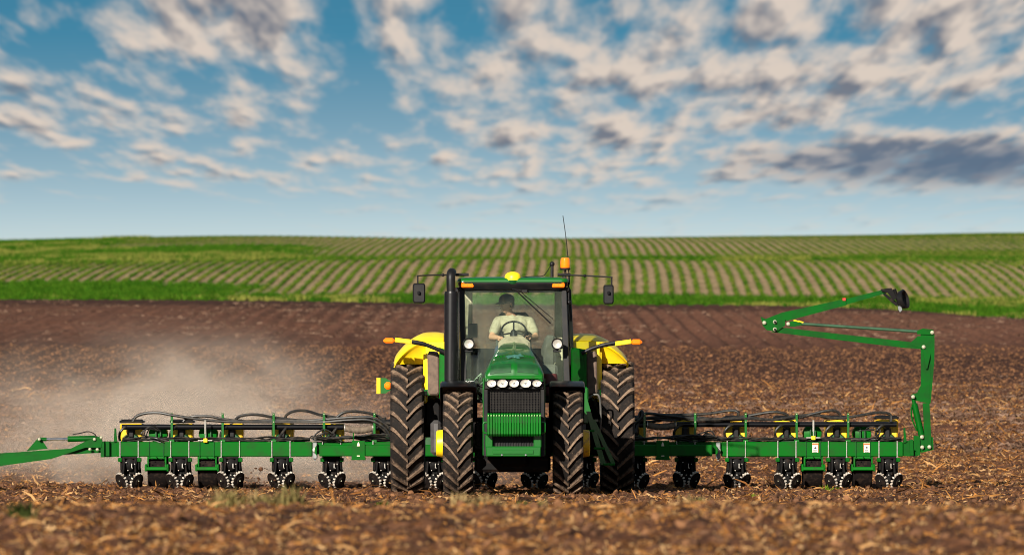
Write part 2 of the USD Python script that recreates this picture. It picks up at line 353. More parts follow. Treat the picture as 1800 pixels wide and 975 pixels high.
def loft(sections, closed_ring=False, caps=False):
    """Skins a list of equally long point rows."""
    S = np.asarray(sections, float); ns, n = S.shape[:2]; f = []
    for i in range(ns - 1):
        for j in range(n if closed_ring else n - 1):
            j2 = (j + 1) % n; f += [(i * n + j, i * n + j2, (i + 1) * n + j2), (i * n + j, (i + 1) * n + j2, (i + 1) * n + j)]
    m = tri(S.reshape(-1, 3), f)
    if caps:
        for i, flip in ((0, True), (ns - 1, False)):
            c = S[i].mean(0); v = np.vstack([S[i], c]); k = range(n if closed_ring else n - 1)
            ff = [((j + 1) % n, j, n) if flip else (j, (j + 1) % n, n) for j in k]
            m = cat_([m, tri(v, ff)])
    trimesh.repair.fix_normals(m)
    return m
def shell(sections, t, **kw):
    """A skinned sheet with thickness t."""
    m = loft(sections, **kw); m = trimesh.Trimesh(m.vertices, m.faces, process=True)
    nv = m.vertex_normals; n = len(m.vertices)
    v = np.vstack([m.vertices, m.vertices - nv * t]); f = np.vstack([m.faces, m.faces[:, ::-1] + n])
    e = m.edges_sorted; u, cnt = np.unique(e, axis=0, return_counts=True); bset = {tuple(x) for x in u[cnt == 1]}
    side = []
    for a, b in m.edges:
        if tuple(sorted((a, b))) in bset: side += [(b, a, a + n), (b, a + n, b + n)]
    return tri(v, np.vstack([f, side]))
def ball(c, r, sub=2):
    m = trimesh.creation.icosphere(sub, 1.0); m.apply_scale(r); m.apply_translation(c); return m
def bolt(c, r=.012, l=.014, axis='y', s=-1):
    return lathe([(0, 0), (0, r), (s * l, r * .92), (s * l, 0)], axis, c, 6)

# ------------------------------------------------------------------ paints
GREEN = (.0015, .090, .006)
M_green = mat('green_paint', GREEN, .34, spec=.3, color2=(.004, .085, .009), extra={'coat_weight': .35, 'coat_roughness': .06}, scale=3)
M_green_dull = mat('dusty_green_paint', (.0015, .105, .006), .45, spec=.12, color2=(.010, .070, .010), scale=6, lo=.34, hi=.5, bump=(60, .12, .004))
M_dark_green = mat('dark_green_paint', (.006, .06, .012), .4)
M_yellow = mat('yellow_paint', (.84, .60, .006), .38, spec=.3, color2=(.76, .50, .015), scale=4, extra={'coat_weight': .2})
M_yellow_dirty = mat('dusty_yellow_paint', (.72, .43, .01), .5, color2=(.36, .19, .05), scale=14, lo=.36, hi=.52)
M_black = mat('black_plastic', (.0055, .0055, .0065), .45, spec=.22, color2=(.012, .010, .009), scale=7)
M_black_gloss = mat('black_enamel', (.004, .004, .005), .25, spec=.3)
M_dark = mat('black_iron', (.004, .0035, .0035), .65, spec=.12, color2=(.016, .010, .007), scale=11, lo=.34, hi=.46)
M_brown = mat('dusty_plastic', (.13, .085, .06), .8, color2=(.085, .055, .040), scale=12, lo=.36, hi=.6)
M_grey = mat('grey_steel', (.20, .21, .21), .4, metal=.6)
M_steel = mat('bright_steel', (.46, .44, .40), .4, metal=.6, color2=(.34, .31, .26), scale=40)
M_chrome = mat('chrome', (.75, .77, .80), .14, metal=1.0)
M_white = mat('white_bolt', (.40, .39, .27), .45, metal=.2, scale=60)
M_hose = mat('hose_rubber', (.010, .0095, .009), .42, spec=.35, color2=(.032, .026, .019), scale=16)
M_bellows = mat('bellows_rubber', (.16, .12, .085), .7)
M_tan = mat('tan_trim', (.30, .24, .17), .8)
M_seat = mat('seat_cloth', (.05, .05, .042), .85)
M_amber = usdkit.material(stage, '/World/Looks/amber_lens', {'p': ('principled_bsdf', {'base_color': (.95, .22, .006), 'roughness': .15, 'transmission_weight': .25, 'coat_weight': .5})}, surface='p.BSDF')
M_amber_glow = usdkit.material(stage, '/World/Looks/amber_lamp', {'p': ('principled_bsdf', {'base_color': (.90, .16, .003), 'roughness': .15, 'emission_color': (1.0, .22, .008), 'emission_strength': .16})}, surface='p.BSDF')
M_lamp = usdkit.material(stage, '/World/Looks/lamp_glass', {'p': ('principled_bsdf', {'base_color': (.80, .76, .68), 'roughness': .2, 'metallic': .55, 'coat_weight': 1.0})}, surface='p.BSDF')
def pane_material(name, tint, refl):
    N = {'t': ('transparent_bsdf', {'color': tint}), 'g': ('glossy_bsdf', {'color': (1, 1, 1), 'roughness': .03}), 'f': ('fresnel', {'IOR': 1.5}),
         'k': ('math', {'math_type': 'multiply_add', 'value2': .5, 'value3': refl}), 'd': ('diffuse_bsdf', {'color': (.42, .47, .34)}),
         'geo': ('geometry', {}), 'n': ('noise_texture', {'scale': 3.0, 'detail': 6.0}), 'r': ('map_range', {'from_min': .35, 'from_max': .8, 'to_min': .006, 'to_max': .045, 'clamp': True}),
         'm': ('mix_closure', {}), 'm2': ('mix_closure', {})}
    L = [('f.fac', 'k.value1'), ('k.value', 'm.fac'), ('t.BSDF', 'm.closure1'), ('g.BSDF', 'm.closure2'), ('geo.position', 'n.vector'), ('n.fac', 'r.value'), ('r.result', 'm2.fac'), ('m.closure', 'm2.closure1'), ('d.BSDF', 'm2.closure2')]
    return usdkit.material(stage, f'/World/Looks/{name}', N, L, surface='m2.closure')
M_glass = pane_material('cab_glass', (.945, .995, .955), .0)
def tyre_material():
    N = {'g': ('geometry', {}), 'n': ('noise_texture', {'scale': 24.0, 'detail': 8.0, 'roughness': .8}), 'a': ('attribute', {'attribute': 'lug'}),
         'add': ('math', {'math_type': 'multiply_add', 'value2': .30}), 'n2': ('noise_texture', {'scale': 5.0, 'detail': 3.0}), 'add2': ('math', {'math_type': 'multiply_add', 'value2': .38, 'value3': -.25}), 'add3': ('math', {'math_type': 'add'}),
         'r': ('rgb_ramp', {'ramp': [(.42, (.008, .006, .005)), (.56, (.026, .017, .012)), (.665, (.105, .068, .045)), (.90, (.26, .175, .115))]}),
         'p': ('principled_bsdf', {'roughness': .85, 'specular_ior_level': .25}), 'b': ('bump', {'strength': .6, 'distance': .012})}
    L = [('g.position', 'n.vector'), ('a.fac', 'add.value1'), ('n.fac', 'add.value3'), ('g.position', 'n2.vector'), ('n2.fac', 'add2.value1'), ('add.value', 'add3.value1'), ('add2.value', 'add3.value2'), ('add3.value', 'r.fac'), ('r.color', 'p.base_color'), ('n.fac', 'b.height'), ('b.normal', 'p.normal')]
    return usdkit.material(stage, '/World/Looks/tyre', N, L, surface='p.BSDF')
M_tyre = tyre_material()

# ------------------------------------------------------------------ the tractor
CX = 0.022
tractor = thing('tractor', 'large green row-crop tractor with yellow rear fenders and muddy lugged tyres', 'tractor', (CX, 98.5, 0))
T = tractor
def tyre_mesh(xc, yc, zc, R, w, rim, nl, lh, seed):
    rg = np.random.default_rng(seed); Rb = R - lh; h = w / 2
    prof = [(-h * .72, rim), (-h * .93, rim + .35 * (Rb - rim)), (-h, rim + .62 * (Rb - rim)), (-h * .97, Rb - .075), (-h * .86, Rb - .028), (-h * .55, Rb - .006), (0, Rb),
            (h * .55, Rb - .006), (h * .86, Rb - .028), (h * .97, Rb - .075), (h, rim + .62 * (Rb - rim)), (h * .93, rim + .35 * (Rb - rim)), (h * .72, rim), (-h * .72, rim)]
    body = lathe(prof, 'x', (xc, yc, zc), 72)
    lugs = []
    for side in (-1, 1):
        for i in range(nl):
            th0 = 2 * np.pi * (i + (.5 if side > 0 else 0)) / nl + .01 * rg.normal()
            ts = np.linspace(-.04, 1.0, 6); rows = []
            for t in ts:
                x = side * t * h * .985; th = th0 + (.24 / R) * (1 - (1 - max(t, 0)) ** 1.35) * 1.02
                ww = (.025 + .014 * t) * (R / .95) ** .5; base = Rb - .012 - (.05 * max(0, t - .72) / .28)
                top = R - .010 * t ** 2 - (.016 if t > .97 else 0)
                ring = []
                for (dr, da) in ((base, -ww * 1.35), (top, -ww * .8), (top, ww * .8), (base, ww * 1.35)):
                    a = th + da / R
                    ring.append((xc + x, yc - dr * math.cos(a), zc + dr * math.sin(a)))
                rows.append(ring)
            m = loft(rows, closed_ring=True, caps=True)
            if m.volume < 0: m.invert()
            lugs.append(m)
    lug = cat_(lugs)
    return body, lug
def add_tyre(wheel, args):
    body, lug = tyre_mesh(*args)
    both = cat_([body, lug]); w = np.concatenate([np.zeros(len(body.vertices)), np.zeros(len(lug.vertices))])
    yc, zc, R = args[1], args[2], args[3]
    r = np.hypot(both.vertices[:, 1] - yc, both.vertices[:, 2] - zc)
    w = sstep(R - .03, R - .012, r)
    both.vertices -= np.array(BASE['/World/tractor'])
    v, f, nn = meshkit.arrays(both, 28)
    # keep the lug mask with the split vertices
    r = np.hypot(v[:, 1] + BASE['/World/tractor'][1] - yc, v[:, 2] - zc)
    path = f'{wheel.GetPath()}/tyre'
    m = usdkit.mesh(stage, path, (v, f), M_tyre, smooth=False)
    m.CreateNormalsAttr(Vt.Vec3fArray.FromNumpy(nn.astype(np.float32))); m.SetNormalsInterpolation('vertex')
    UsdGeom.PrimvarsAPI(m).CreatePrimvar('lug', Sdf.ValueTypeNames.FloatArray, 'vertex').Set(Vt.FloatArray.FromNumpy(sstep(R - .035, R - .012, r).astype(np.float32)))
RZ, FZ = 0.945, 0.725
for k, (x, out) in enumerate(((X(717, 100), -1), (X(1084.5, 100), 1))):
    c = np.array([x, 100, RZ]); o = out
    rimp = [(-.2 * o, .44), (-.2 * o, .50), (-.17 * o, .47), (.02 * o, .42), (.06 * o, .40), (.06 * o, .20), (.12 * o, .17), (.16 * o, .14), (.16 * o, 0), (-.02 * o, 0), (-.02 * o, .40), (-.2 * o, .44)]
    wh = obj('rear_wheel', lathe(rimp, 'x', c, 40), M_yellow_dirty, T)
    add_tyre(wh, (x, 100, RZ, .975, .495, .49, 24, .055, 10 + k))
for k, (x, out) in enumerate(((X(805.5, 97), -1), (X(998, 97), 1))):
    c = np.array([x, 97, FZ]); o = out
    rimp = [(-.16 * o, .36), (-.16 * o, .41), (-.1 * o, .38), (.14 * o, .37), (.16 * o, .40), (.17 * o, .37), (.15 * o, .30), (.19 * o, .20), (.30 * o, .185), (.315 * o, .165), (.315 * o, 0), (-.05 * o, 0), (-.05 * o, .36), (-.16 * o, .36)]
    wh = obj('front_wheel', lathe(rimp, 'x', c, 40), M_yellow if o < 0 else M_yellow_dirty, T, label=None if o < 0 else 'front wheel with mud-stained yellow hub')
    add_tyre(wh, (x, 97, FZ, .755, .43, .40, 21, .046, 20 + k))

# front mudguards: bent channels over the front tyres
for k, (x0, x1) in enumerate(((773.5, 838.5), (965, 1028))):
    xa, xb = X(x0, 97), X(x1, 97); rows = []
    for th in np.radians(np.linspace(66, 160, 18)):
        r = .885; row = []
        for t, dr in ((0, -.20), (0, -.04), (.02, -.012), (.07, 0), (.5, .004), (.93, 0), (.98, -.012), (1, -.04), (1, -.10)):
            row.append((xa + (xb - xa) * t, 97 - (r + dr) * math.cos(th), FZ + (r + dr) * math.sin(th)))
        rows.append(row)
    fd = obj('front_mudguard', shell(rows, .012), M_black_gloss, T, 30)
    sgn = 1 if k == 0 else -1; xi = xb if k == 0 else xa
    obj('bracket', cat_([rod((xi - .1 * sgn, 97.1, FZ + .86), (xi + .12 * sgn, 97.1, FZ + .80), .022), rod((xi + .12 * sgn, 97.1, FZ + .80), (xi + .14 * sgn, 97.1, FZ + .1), .022)]), M_black, fd)

# bonnet
def hood_section(y, zt, wt, wb, zb=1.60):
    half = [(wb, zb), (wb, zb + .10), ((wt * .35 + wb * .65), (zt - .085) * .55 + (zb + .10) * .45), (wt + .012, zt - .075), (wt * .93, zt - .030), (wt * .74, zt - .010), (wt * .4, zt), (wt * .12, zt + .004), (wt * .05, zt + .014)]
    pts = [(-a, b) for a, b in half] + [(0, zt + .016)] + [(a, b) for a, b in half[::-1]]
    return [(CX + .008 + a, y, b) for a, b in pts]
st = [(95.70, 1.655, .375, .385), (95.705, 1.74, .378, .402), (95.74, 1.80, .372, .412), (95.82, 1.855, .362, .418), (96.0, 1.905, .345, .42), (96.4, 1.968, .315, .42), (96.9, 2.035, .285, .41), (97.5, 2.10, .25, .39), (98.05, 2.16, .205, .34)]
hood = obj('bonnet', shell([hood_section(*s) for s in st], .02), M_green, T, 40)
obj('nose_lip', cat_([pbox(853.5, 953.5, 660, 666, 95.69, 95.78, .01)]), M_green_dull, hood)
def on_hood(sx, y0, y1, w0, w1, lift, n=6):
    """A thin raised panel lying on the bonnet, from depth y0 to y1; w: its inner and outer edge as a share of the top's half width."""
    rows = []
    for y in np.linspace(y0, y1, n):
        a = [np.interp(y, [s[0] for s in st], [s[i] for s in st]) for i in (1, 2)]
        row = []
        for t in np.linspace(w0, w1, 5):
            z = np.interp(t, [0, .12, .4, .74, .93, 1.0], [a[0] + .006, a[0] + .004, a[0], a[0] - .010, a[0] - .030, a[0] - .05])
            row.append((CX + .008 + sx * t * a[1], y - (.010 if y < 95.82 else 0), z + lift))
        rows.append(row)
    return shell(rows if sx > 0 else [r[::-1] for r in rows], .006)
for sx in (-1, 1):
    obj('air_vent', on_hood(sx, 95.704, 95.81, .12, .90, .0), M_dark_green, hood)
    obj('air_vent', on_hood(sx, 97.3, 97.75, .10, .85, .010), M_dark_green, hood)
    for k in range(6):
        t = .14 + k * .13
        obj('vent_slot', on_hood(sx, 96.30, 96.40, t, t + .09, .008, 3), M_yellow if False else M_green_dull, hood)
# the badge on the nose: a small leaping animal in silver
deer = [(-.075, .0), (-.045, .022), (-.02, .02), (.0, .035), (.03, .03), (.05, .055), (.058, .05), (.052, .03), (.078, .012), (.05, .008), (.03, -.004), (.045, -.03), (.03, -.034), (.012, -.012), (-.02, -.006), (-.05, -.03), (-.062, -.026), (-.04, .0)]
bm = trimesh.creation.extrude_polygon(__import__('shapely.geometry').geometry.Polygon(deer).buffer(.003), .006, engine='earcut')
bm.apply_transform(trimesh.transformations.rotation_matrix(np.radians(26), [1, 0, 0])); bm.apply_scale(1.6); bm.apply_translation((CX + .012, 96.08, 1.945))
obj('badge', bm, mat('badge_silver', (.05, .17, .13), .3, metal=.2, scale=40), hood)
# nose: lamps, grille and surround
nose = obj('nose_surround', cat_([pbox(851.5, 956, 665, 684, 95.74, 95.95, .012), pbox(850, 858, 683, 802, 95.76, 96.0, .01), pbox(950, 957.5, 683, 802, 95.76, 96.0, .01),
                                  cbox(CX - .40, CX + .42, 95.98, 98.2, .98, 1.62, .03)]), M_black, T)
for px, w in ((864, 8.4), (883, 9.6), (903.5, 8.8), (924, 9.6), (943.5, 8.0)):
    c = W(px, 673.5, 95.69); r = w * 95.69 / FPX
    flat = lambda m: (m.apply_translation(-c), m.apply_scale([1, 1, .74]), m.apply_translation(c))[0]
    hl = obj('headlight', flat(lathe([(.034, 0), (.032, r * .35), (.022, r * .7), (-.006, r), (.0, r * 1.02), (.04, r * .7), (.05, 0)], 'y', c, 20)), M_lamp, T)
    hl_ring = lathe([(-.008, r * .99), (-.014, r * 1.10), (-.004, r * 1.18), (.004, r * 1.18)], 'y', c, 20)
    obj('lamp_ring', flat(hl_ring), M_black_gloss, hl)
    obj('bulb', flat(ball(c + np.array([0, .012, .0]), r * .26, 1)), M_chrome, hl)
g = [pbox(858, 950, 683, 724, 95.86, 95.88, .001)]
grille = obj('grille', cat_(g), M_black_gloss, T)
bars = []
for px in np.linspace(860, 948, 34): bars.append(pbox(px - .45, px + .45, 684, 724, 95.835, 95.858, .001))
for py in np.linspace(686, 722, 9): bars.append(pbox(858.5, 949.5, py - .4, py + .4, 95.843, 95.857, .001))
obj('grille_mesh', cat_(bars), mat('grille_wire', (.020, .017, .014), .6, spec=.2), grille)
objs('side_trim', [pbox(848.5, 851.8, 664, 800, 95.85, 96.6, .008), pbox(955.8, 958.5, 664, 800, 95.85, 96.6, .008)], M_green, T)
# suitcase weights
NW = 20
for i in range(NW):
    a = 856.2 + i * (951.5 - 856.2) / NW; x0, x1 = X(a + .35, 95.45), X(a + (951.5 - 856.2) / NW - .35, 95.45)
    zb, zt = Z(766, 95.45), Z(725.5, 95.45)
    prof = [(95.45, zb + .03), (95.45, zt - .04), (95.475, zt - .01), (95.50, zt), (95.60, zt), (95.78, zt - .05), (95.78, zb), (95.49, zb)]
    P = [(x, y, z) for y, z in prof for x in (x0 + .004, x1 - .004)] + [(x, y + (.006 if y < 95.6 else -.004), z + (-.005 if z > (zb + zt) / 2 else .005)) for y, z in prof for x in (x0, x1)]
    wt = obj('weight', trimesh.convex.convex_hull(np.array(P)), M_green_dull, T, 25)
wh_ = obj('weight_handles', cat_([cbox(X(856.2 + (i + .5) * 4.765, 95.45) - .008, X(856.2 + (i + .5) * 4.765, 95.45) + .008, 95.438, 95.452, Z(731, 95.45), Z(728.6, 95.45), .002) for i in range(NW)]), mat('worn_paint', (.25, .42, .16), .5), T)
tag(wh_, kind='stuff')
for s in (-1, 1):
    xa = X(856 if s < 0 else 951.5, 95.5)
    obj('weight_strap', tube([(xa + s * .004, 95.6, Z(742, 95.5)), (xa + s * .045, 95.6, Z(743, 95.5)), (xa + s * .05, 95.6, Z(751, 95.5)), (xa + s * .045, 95.6, Z(759, 95.5)), (xa + s * .004, 95.6, Z(761, 95.5))], .014, 8, 4), M_green, T)
lower = obj('lower_grille', cat_([pbox(855, 952, 765, 787, 95.72, 95.9, .006)] + [pbox(p - .6, p + .6, 767, 786, 95.70, 95.722, .002) for p in np.linspace(860, 948, 20)]), M_black, T)
sup = obj('weight_support', cat_([pprism([(853.5, 784), (951, 784), (950, 801.5), (855, 801.5)], 95.60, 95.9, .012), pbox(853, 866, 764, 786, 95.62, 95.86, .01), pbox(938, 951.5, 764, 786, 95.62, 95.86, .01), pbox(866, 938, 790, 797, 95.585, 95.602, .003)]), M_green, T)
obj('support_bolt', cat_([bolt(W(p, 799, 95.6), .014, .014) for p in (882, 924)]), M_grey, sup)

# engine block, axle, gearbox, belly
obj('engine_block', cat_([cbox(CX - .30, CX + .32, 96.0, 98.8, .55, 1.0, .03), cbox(CX - .42, CX + .44, 96.6, 98.3, .60, .86, .04), cbox(CX - .26, CX + .28, 98.6, 100.6, .50, 1.35, .05)]), M_dark, T)
obj('front_axle', cat_([cbox(X(834, 97), X(968, 97), 96.75, 97.3, Z(829, 97), Z(800, 97), .04), rod((X(832, 97), 97, FZ), (X(972, 97), 97, FZ), .13, 16), cbox(X(834, 97), X(848, 97), 96.86, 97.14, FZ - .2, FZ + .3, .03), cbox(X(957, 97), X(970, 97), 96.86, 97.14, FZ - .2, FZ + .3, .03),
                        rod((X(836, 97), 96.78, FZ - .06), (X(968, 97), 96.78, FZ - .06), .035), cbox(CX - .2, CX + .22, 96.7, 97.3, .40, .9, .04)]), M_dark, T)
obj('rear_axle', cat_([rod((X(745, 100), 100, RZ), (X(1058, 100), 100, RZ), .15, 18), rod((X(760, 100), 100, RZ), (X(800, 100), 100, RZ), .22, 18), rod((X(1005, 100), 100, RZ), (X(1045, 100), 100, RZ), .22, 18)]), M_dark, T)
objs('axle_housing', [pbox(746, 776, 700, 752, 99.62, 100.2, .04), pbox(1026, 1056, 700, 800, 99.75, 100.2, .04)], M_dark, T)
obj('air_filter', lathe([(-.16, 0), (-.16, .10), (-.13, .115), (.13, .115), (.16, .10), (.16, 0)], 'z', W(966, 676, 97.9), 20), mat('rusty_red', (.10, .025, .022), .6), T)
rg = np.random.default_rng(5); pipes = []
for k in range(9):
    a = W(822 + 3 * k, 668 + 16 * rg.random(), 97.7 + .4 * rg.random()); pipes.append(tube([a, a + rg.normal(0, .05, 3) + [0, 0, .06], a + rg.normal(0, .07, 3), a + [.05, .1, -.2]], .014, 6, 4))
obj('engine_pipes', cat_(pipes), mat('pipe_metal', (.10, .16, .10), .3, metal=.6, scale=25), T)

# cab -----------------------------------------------------------------------
CF, CB = 98.35, 100.0
def pillar(p0, p1, w0, w1, d0, d1, dep=.09):
    a, b = W(*p0, d0), W(*p1, d1); P = []
    for q, w in ((a, w0), (b, w1)):
        for sx in (-.5, .5):
            for c in (0, 1):
                P.append((q[0] + sx * w * (1 - .25 * (1 - c)), q[1] + c * dep, q[2]))
    return trimesh.convex.convex_hull(np.array(P))
cab = obj('cab_frame', cat_([pbox(806, 1000, 505, 512, CF - .01, CF + .08, .008)]), M_black, T)
objs('cab_pillar', [pillar((811.5, 506), (815, 690), .085, .10, CF - .02, CF - .16, .10), pillar((991, 506), (997, 690), .085, .10, CF - .02, CF - .16, .10),
     pillar((806, 506), (800, 690), .07, .07, CB, CB, .08), pillar((998, 506), (1006, 690), .07, .07, CB, CB, .08),
     pillar((803, 508), (797, 690), .05, .06, 99.3, 99.3, .06), pillar((1001, 508), (1009, 690), .05, .06, 99.3, 99.3, .06)], M_black, T)
objs('cab_rail', [pbox(800, 1002, 505, 514, CB + .0, CB + .08, .008), pbox(800, 1003, 612, 690, CB + .01, CB + .07, .008)], M_black, T)
obj('cab_floor', cat_([cbox(CX - .80, CX + .82, CF - .1, CB + .05, 1.30, 1.42, .02), cbox(CX - .74, CX - .44, CF - .12, CF + .02, 1.42, 1.62, .01), cbox(CX + .46, CX + .76, CF - .12, CF + .02, 1.42, 1.62, .01)]), M_black, T)
def pane(pts): return shell([[pts[0], pts[1]], [pts[3], pts[2]]], .006)
ws = []
for t in np.linspace(0, 1, 7):
    row = []
    for s in np.linspace(0, 1, 9):
        px = (815 + 3 * t) * (1 - s) + (988 + 4 * t) * s; d = CF - .01 - .14 * t - .09 * math.sin(math.pi * s)
        row.append(W(px, 511 + 178 * t, d))
    ws.append(row)
obj('windscreen', shell(ws, .006), M_glass, T)
obj('rear_window', pane([W(808, 514, CB + .03), W(996, 514, CB + .03), W(1000, 612, CB + .03), W(804, 612, CB + .03)]), M_glass, T)
for a, b in ((808, 806), (994, 999)):
    for (d0, d1) in ((CF + .08, 99.3), (99.36, CB)):
        xo = lambda q, d: (X(q, 99.0) - CX) * 1.0 + CX
        obj('side_window', pane([(xo(a, d0), d0, 2.93), (xo(a, d1), d1, 2.93), (xo(b, d1), d1, 1.62), (xo(b, d0), d0, 1.62)]), M_glass, T)
# roof
rows = []
def roof_ring(z, ins, y0=98.20, y1=100.25, r=.10):
    x0, x1 = X(803.5, 98.1) + ins, X(999.5, 98.1) - ins; ya, yb = y0 + ins, y1 - ins; pts = []
    for cx, cy, a0 in ((x1 - r, yb - r, 0), (x0 + r, yb - r, 90), (x0 + r, ya + r, 180), (x1 - r, ya + r, 270)):
        for a in np.radians(np.linspace(a0, a0 + 90, 5)): pts.append((cx + r * math.cos(a), cy + r * math.sin(a), z))
    return pts
z0 = Z(496, 98.05)
roof = obj('roof', loft([roof_ring(z0, .012), roof_ring(z0 + .008, 0), roof_ring(z0 + .045, .004), roof_ring(z0 + .062, .028), roof_ring(z0 + .075, .10), roof_ring(z0 + .088, .4)], True, True), M_green, T, 50)
obj('visor', loft([roof_ring(z0 - .105, .16), roof_ring(z0 - .10, .06), roof_ring(z0 - .03, .012), roof_ring(z0 + .001, .014)], True, True), M_black, roof, 40)
for px in (821.5, 981.5):
    c = W(px, 501, 98.215)
    il = obj('indicator', cbox(c[0] - .092, c[0] + .092, c[1] - .006, c[1] + .10, c[2] - .034, c[2] + .034, .014), M_amber_glow, T, 25)
    obj('lens_rib', cat_([cbox(c[0] + k * .06 - .003, c[0] + k * .06 + .003, c[1] - .010, c[1] - .004, c[2] - .026, c[2] + .026, .001) for k in (-1, 0, 1)]), M_amber, il)
c = W(901.5, 489, 98.3)
rc = obj('satellite_receiver', lathe([(-.085, 0), (-.085, .09), (-.05, .112), (-.03, .115), (-.028, 0)], 'z', c, 28), M_dark_green, T)
obj('receiver_dome', lathe([(-.03, 0), (-.03, .118), (.015, .120), (.055, .108), (.082, .075), (.094, .03), (.096, 0)], 'z', c, 28), M_yellow, rc)
# mirrors
for s, (ax, ay, ex, ey, m0, m1, my0, my1) in enumerate(((823, 482.5, 734.5, 484.5, 725.5, 747.5, 498, 532.5), (981, 482.5, 1075, 487, 1060.5, 1079, 500.5, 534.5))):
    d = 98.25
    arm = obj('mirror_arm', cat_([tube([W(ax, ay, d), W((ax + ex) / 2, (ay + ey) / 2 - .3, d - .05), W(ex + (3 if s == 0 else -3), ey, d - .1), W(ex, ey + 3, d - .1), W(ex, my0 + 6, d - .1)], .011, 8, 5),
                                  rod(W(ax + (5 if s == 0 else -5) * .2, ay, d), W(ax + (-22 if s == 0 else 22), ay + .3, d), .022), ball(W((ax + ex) / 2, (ay + ey) / 2 - .2, d - .05), .024, 1)]), M_black, T)
    obj('mirror', pprism([(m0 + 2, my0), (m1 - 2, my0), (m1, my0 + 3), (m1, my1 - 4), (m1 - 2.5, my1), (m0 + 2.5, my1), (m0, my1 - 4), (m0, my0 + 3)], d - .16, d - .07, .018), M_black, arm)
    obj('mirror_mount', cat_([cbox(X((m0 + m1) / 2, d) - .02, X((m0 + m1) / 2, d) + .02, d - .20, d - .155, Z(518, d), Z(512, d), .008)]), M_black_gloss, arm)
# beacon, stub aerial, whip aerial
c = W(993.5, 472, 98.5)
bc = obj('beacon', cat_([lathe([(-.02, 0), (-.02, .075), (.0, .078), (.012, .07), (.012, 0)], 'z', c, 20), rod(c - [0, 0, .02], c - [-.01, 0, .23], .016), rod(W(990, 484, 98.5), W(990, 520, 98.45), .012), rod(W(999, 500, 98.4), W(1000, 532, 98.4), .014), ball(W(1000, 531, 98.4), .035, 1)]), M_black, T)
obj('beacon_lens', lathe([(.012, 0), (.012, .066), (.05, .068), (.10, .068), (.145, .062), (.158, .045), (.163, 0)], 'z', c, 20), M_amber_glow, bc)
obj('aerial', cat_([tube([W(1000, 486, 98.5), W(998, 450, 98.5), W(994.5, 415, 98.5), W(989.5, 379, 98.5)], [.008] * 6 + [.007] * 6 + [.006] * 6 + [.0055], 6, 6), rod(W(1000, 500, 98.5), W(999.8, 480, 98.5), .016)]), M_black, T)
obj('camera_post', cat_([rod(W(970.5, 487, 98.6), W(970.5, 465, 98.6), .023), ball(W(970.5, 464, 98.6), .038, 1), tube([W(968, 466, 98.6), W(961, 478, 98.55), W(953, 485, 98.5), W(930, 486, 98.4), W(915, 488, 98.35)], .006, 5, 5)]), M_black, T)
# work lamps at the foot of the windscreen
for px, s in ((824, -1), (979.5, 1)):
    c = W(px, 604, 98.0)
    wl = obj('work_lamp', lathe([(-.012, .066), (-.024, .080), (.0, .086), (.06, .075), (.10, .04), (.10, 0)], 'y', c, 24), M_black, T)
    obj('lamp_glass', lathe([(.03, 0), (.024, .03), (-.012, .072), (-.004, .074), (.04, .05), (.05, 0)], 'y', c, 24), M_lamp, wl)
    obj('lamp_bracket', cat_([rod(c + [0, .06, 0], c + [-s * .0 + .06 * s, .12, -.06], .025), cbox(c[0] - .06, c[0] + .06, c[1] + .02, c[1] + .06, c[2] - .12, c[2] - .085, .008)]), M_black, wl)
# wipers
wz = lambda px, py: W(px, py, CF - .13 - .13 * (py - 511) / 178)
obj('wiper', cat_([rod(wz(908, 511), wz(968, 568), .011, 6), rod(wz(912, 510), wz(972, 560), .006, 6), cbox(*(lambda c: (c[0] - .045, c[0] + .045, c[1] - .03, c[1] + .04, c[2] - .03, c[2] + .02))(wz(922, 511)), .01), rod(wz(900, 508), wz(922, 512), .012, 6)]), M_black, T)
# exhaust
c = W(793, 590, 98.0)
pz = lambda py: Z(py, 98.0)
ex = obj('exhaust', lathe([(pz(673) - c[2], 0), (pz(673) - c[2], .09), (pz(668) - c[2], .098), (pz(516) - c[2], .098), (pz(512) - c[2], .088), (pz(511) - c[2], 0)], 'z', c, 28), mat('exhaust_black', (.007, .0065, .0075), .36, spec=.3, scale=20), T)
obj('exhaust_tip', tube([(c[0], 98, pz(513)), (c[0] - .004, 98, pz(498)), (c[0] - .004, 98.01, pz(486)), (c[0] - .0, 98.05, pz(480.5)), (c[0] + .01, 98.13, pz(478))], .064, 16, 5), M_black, ex)
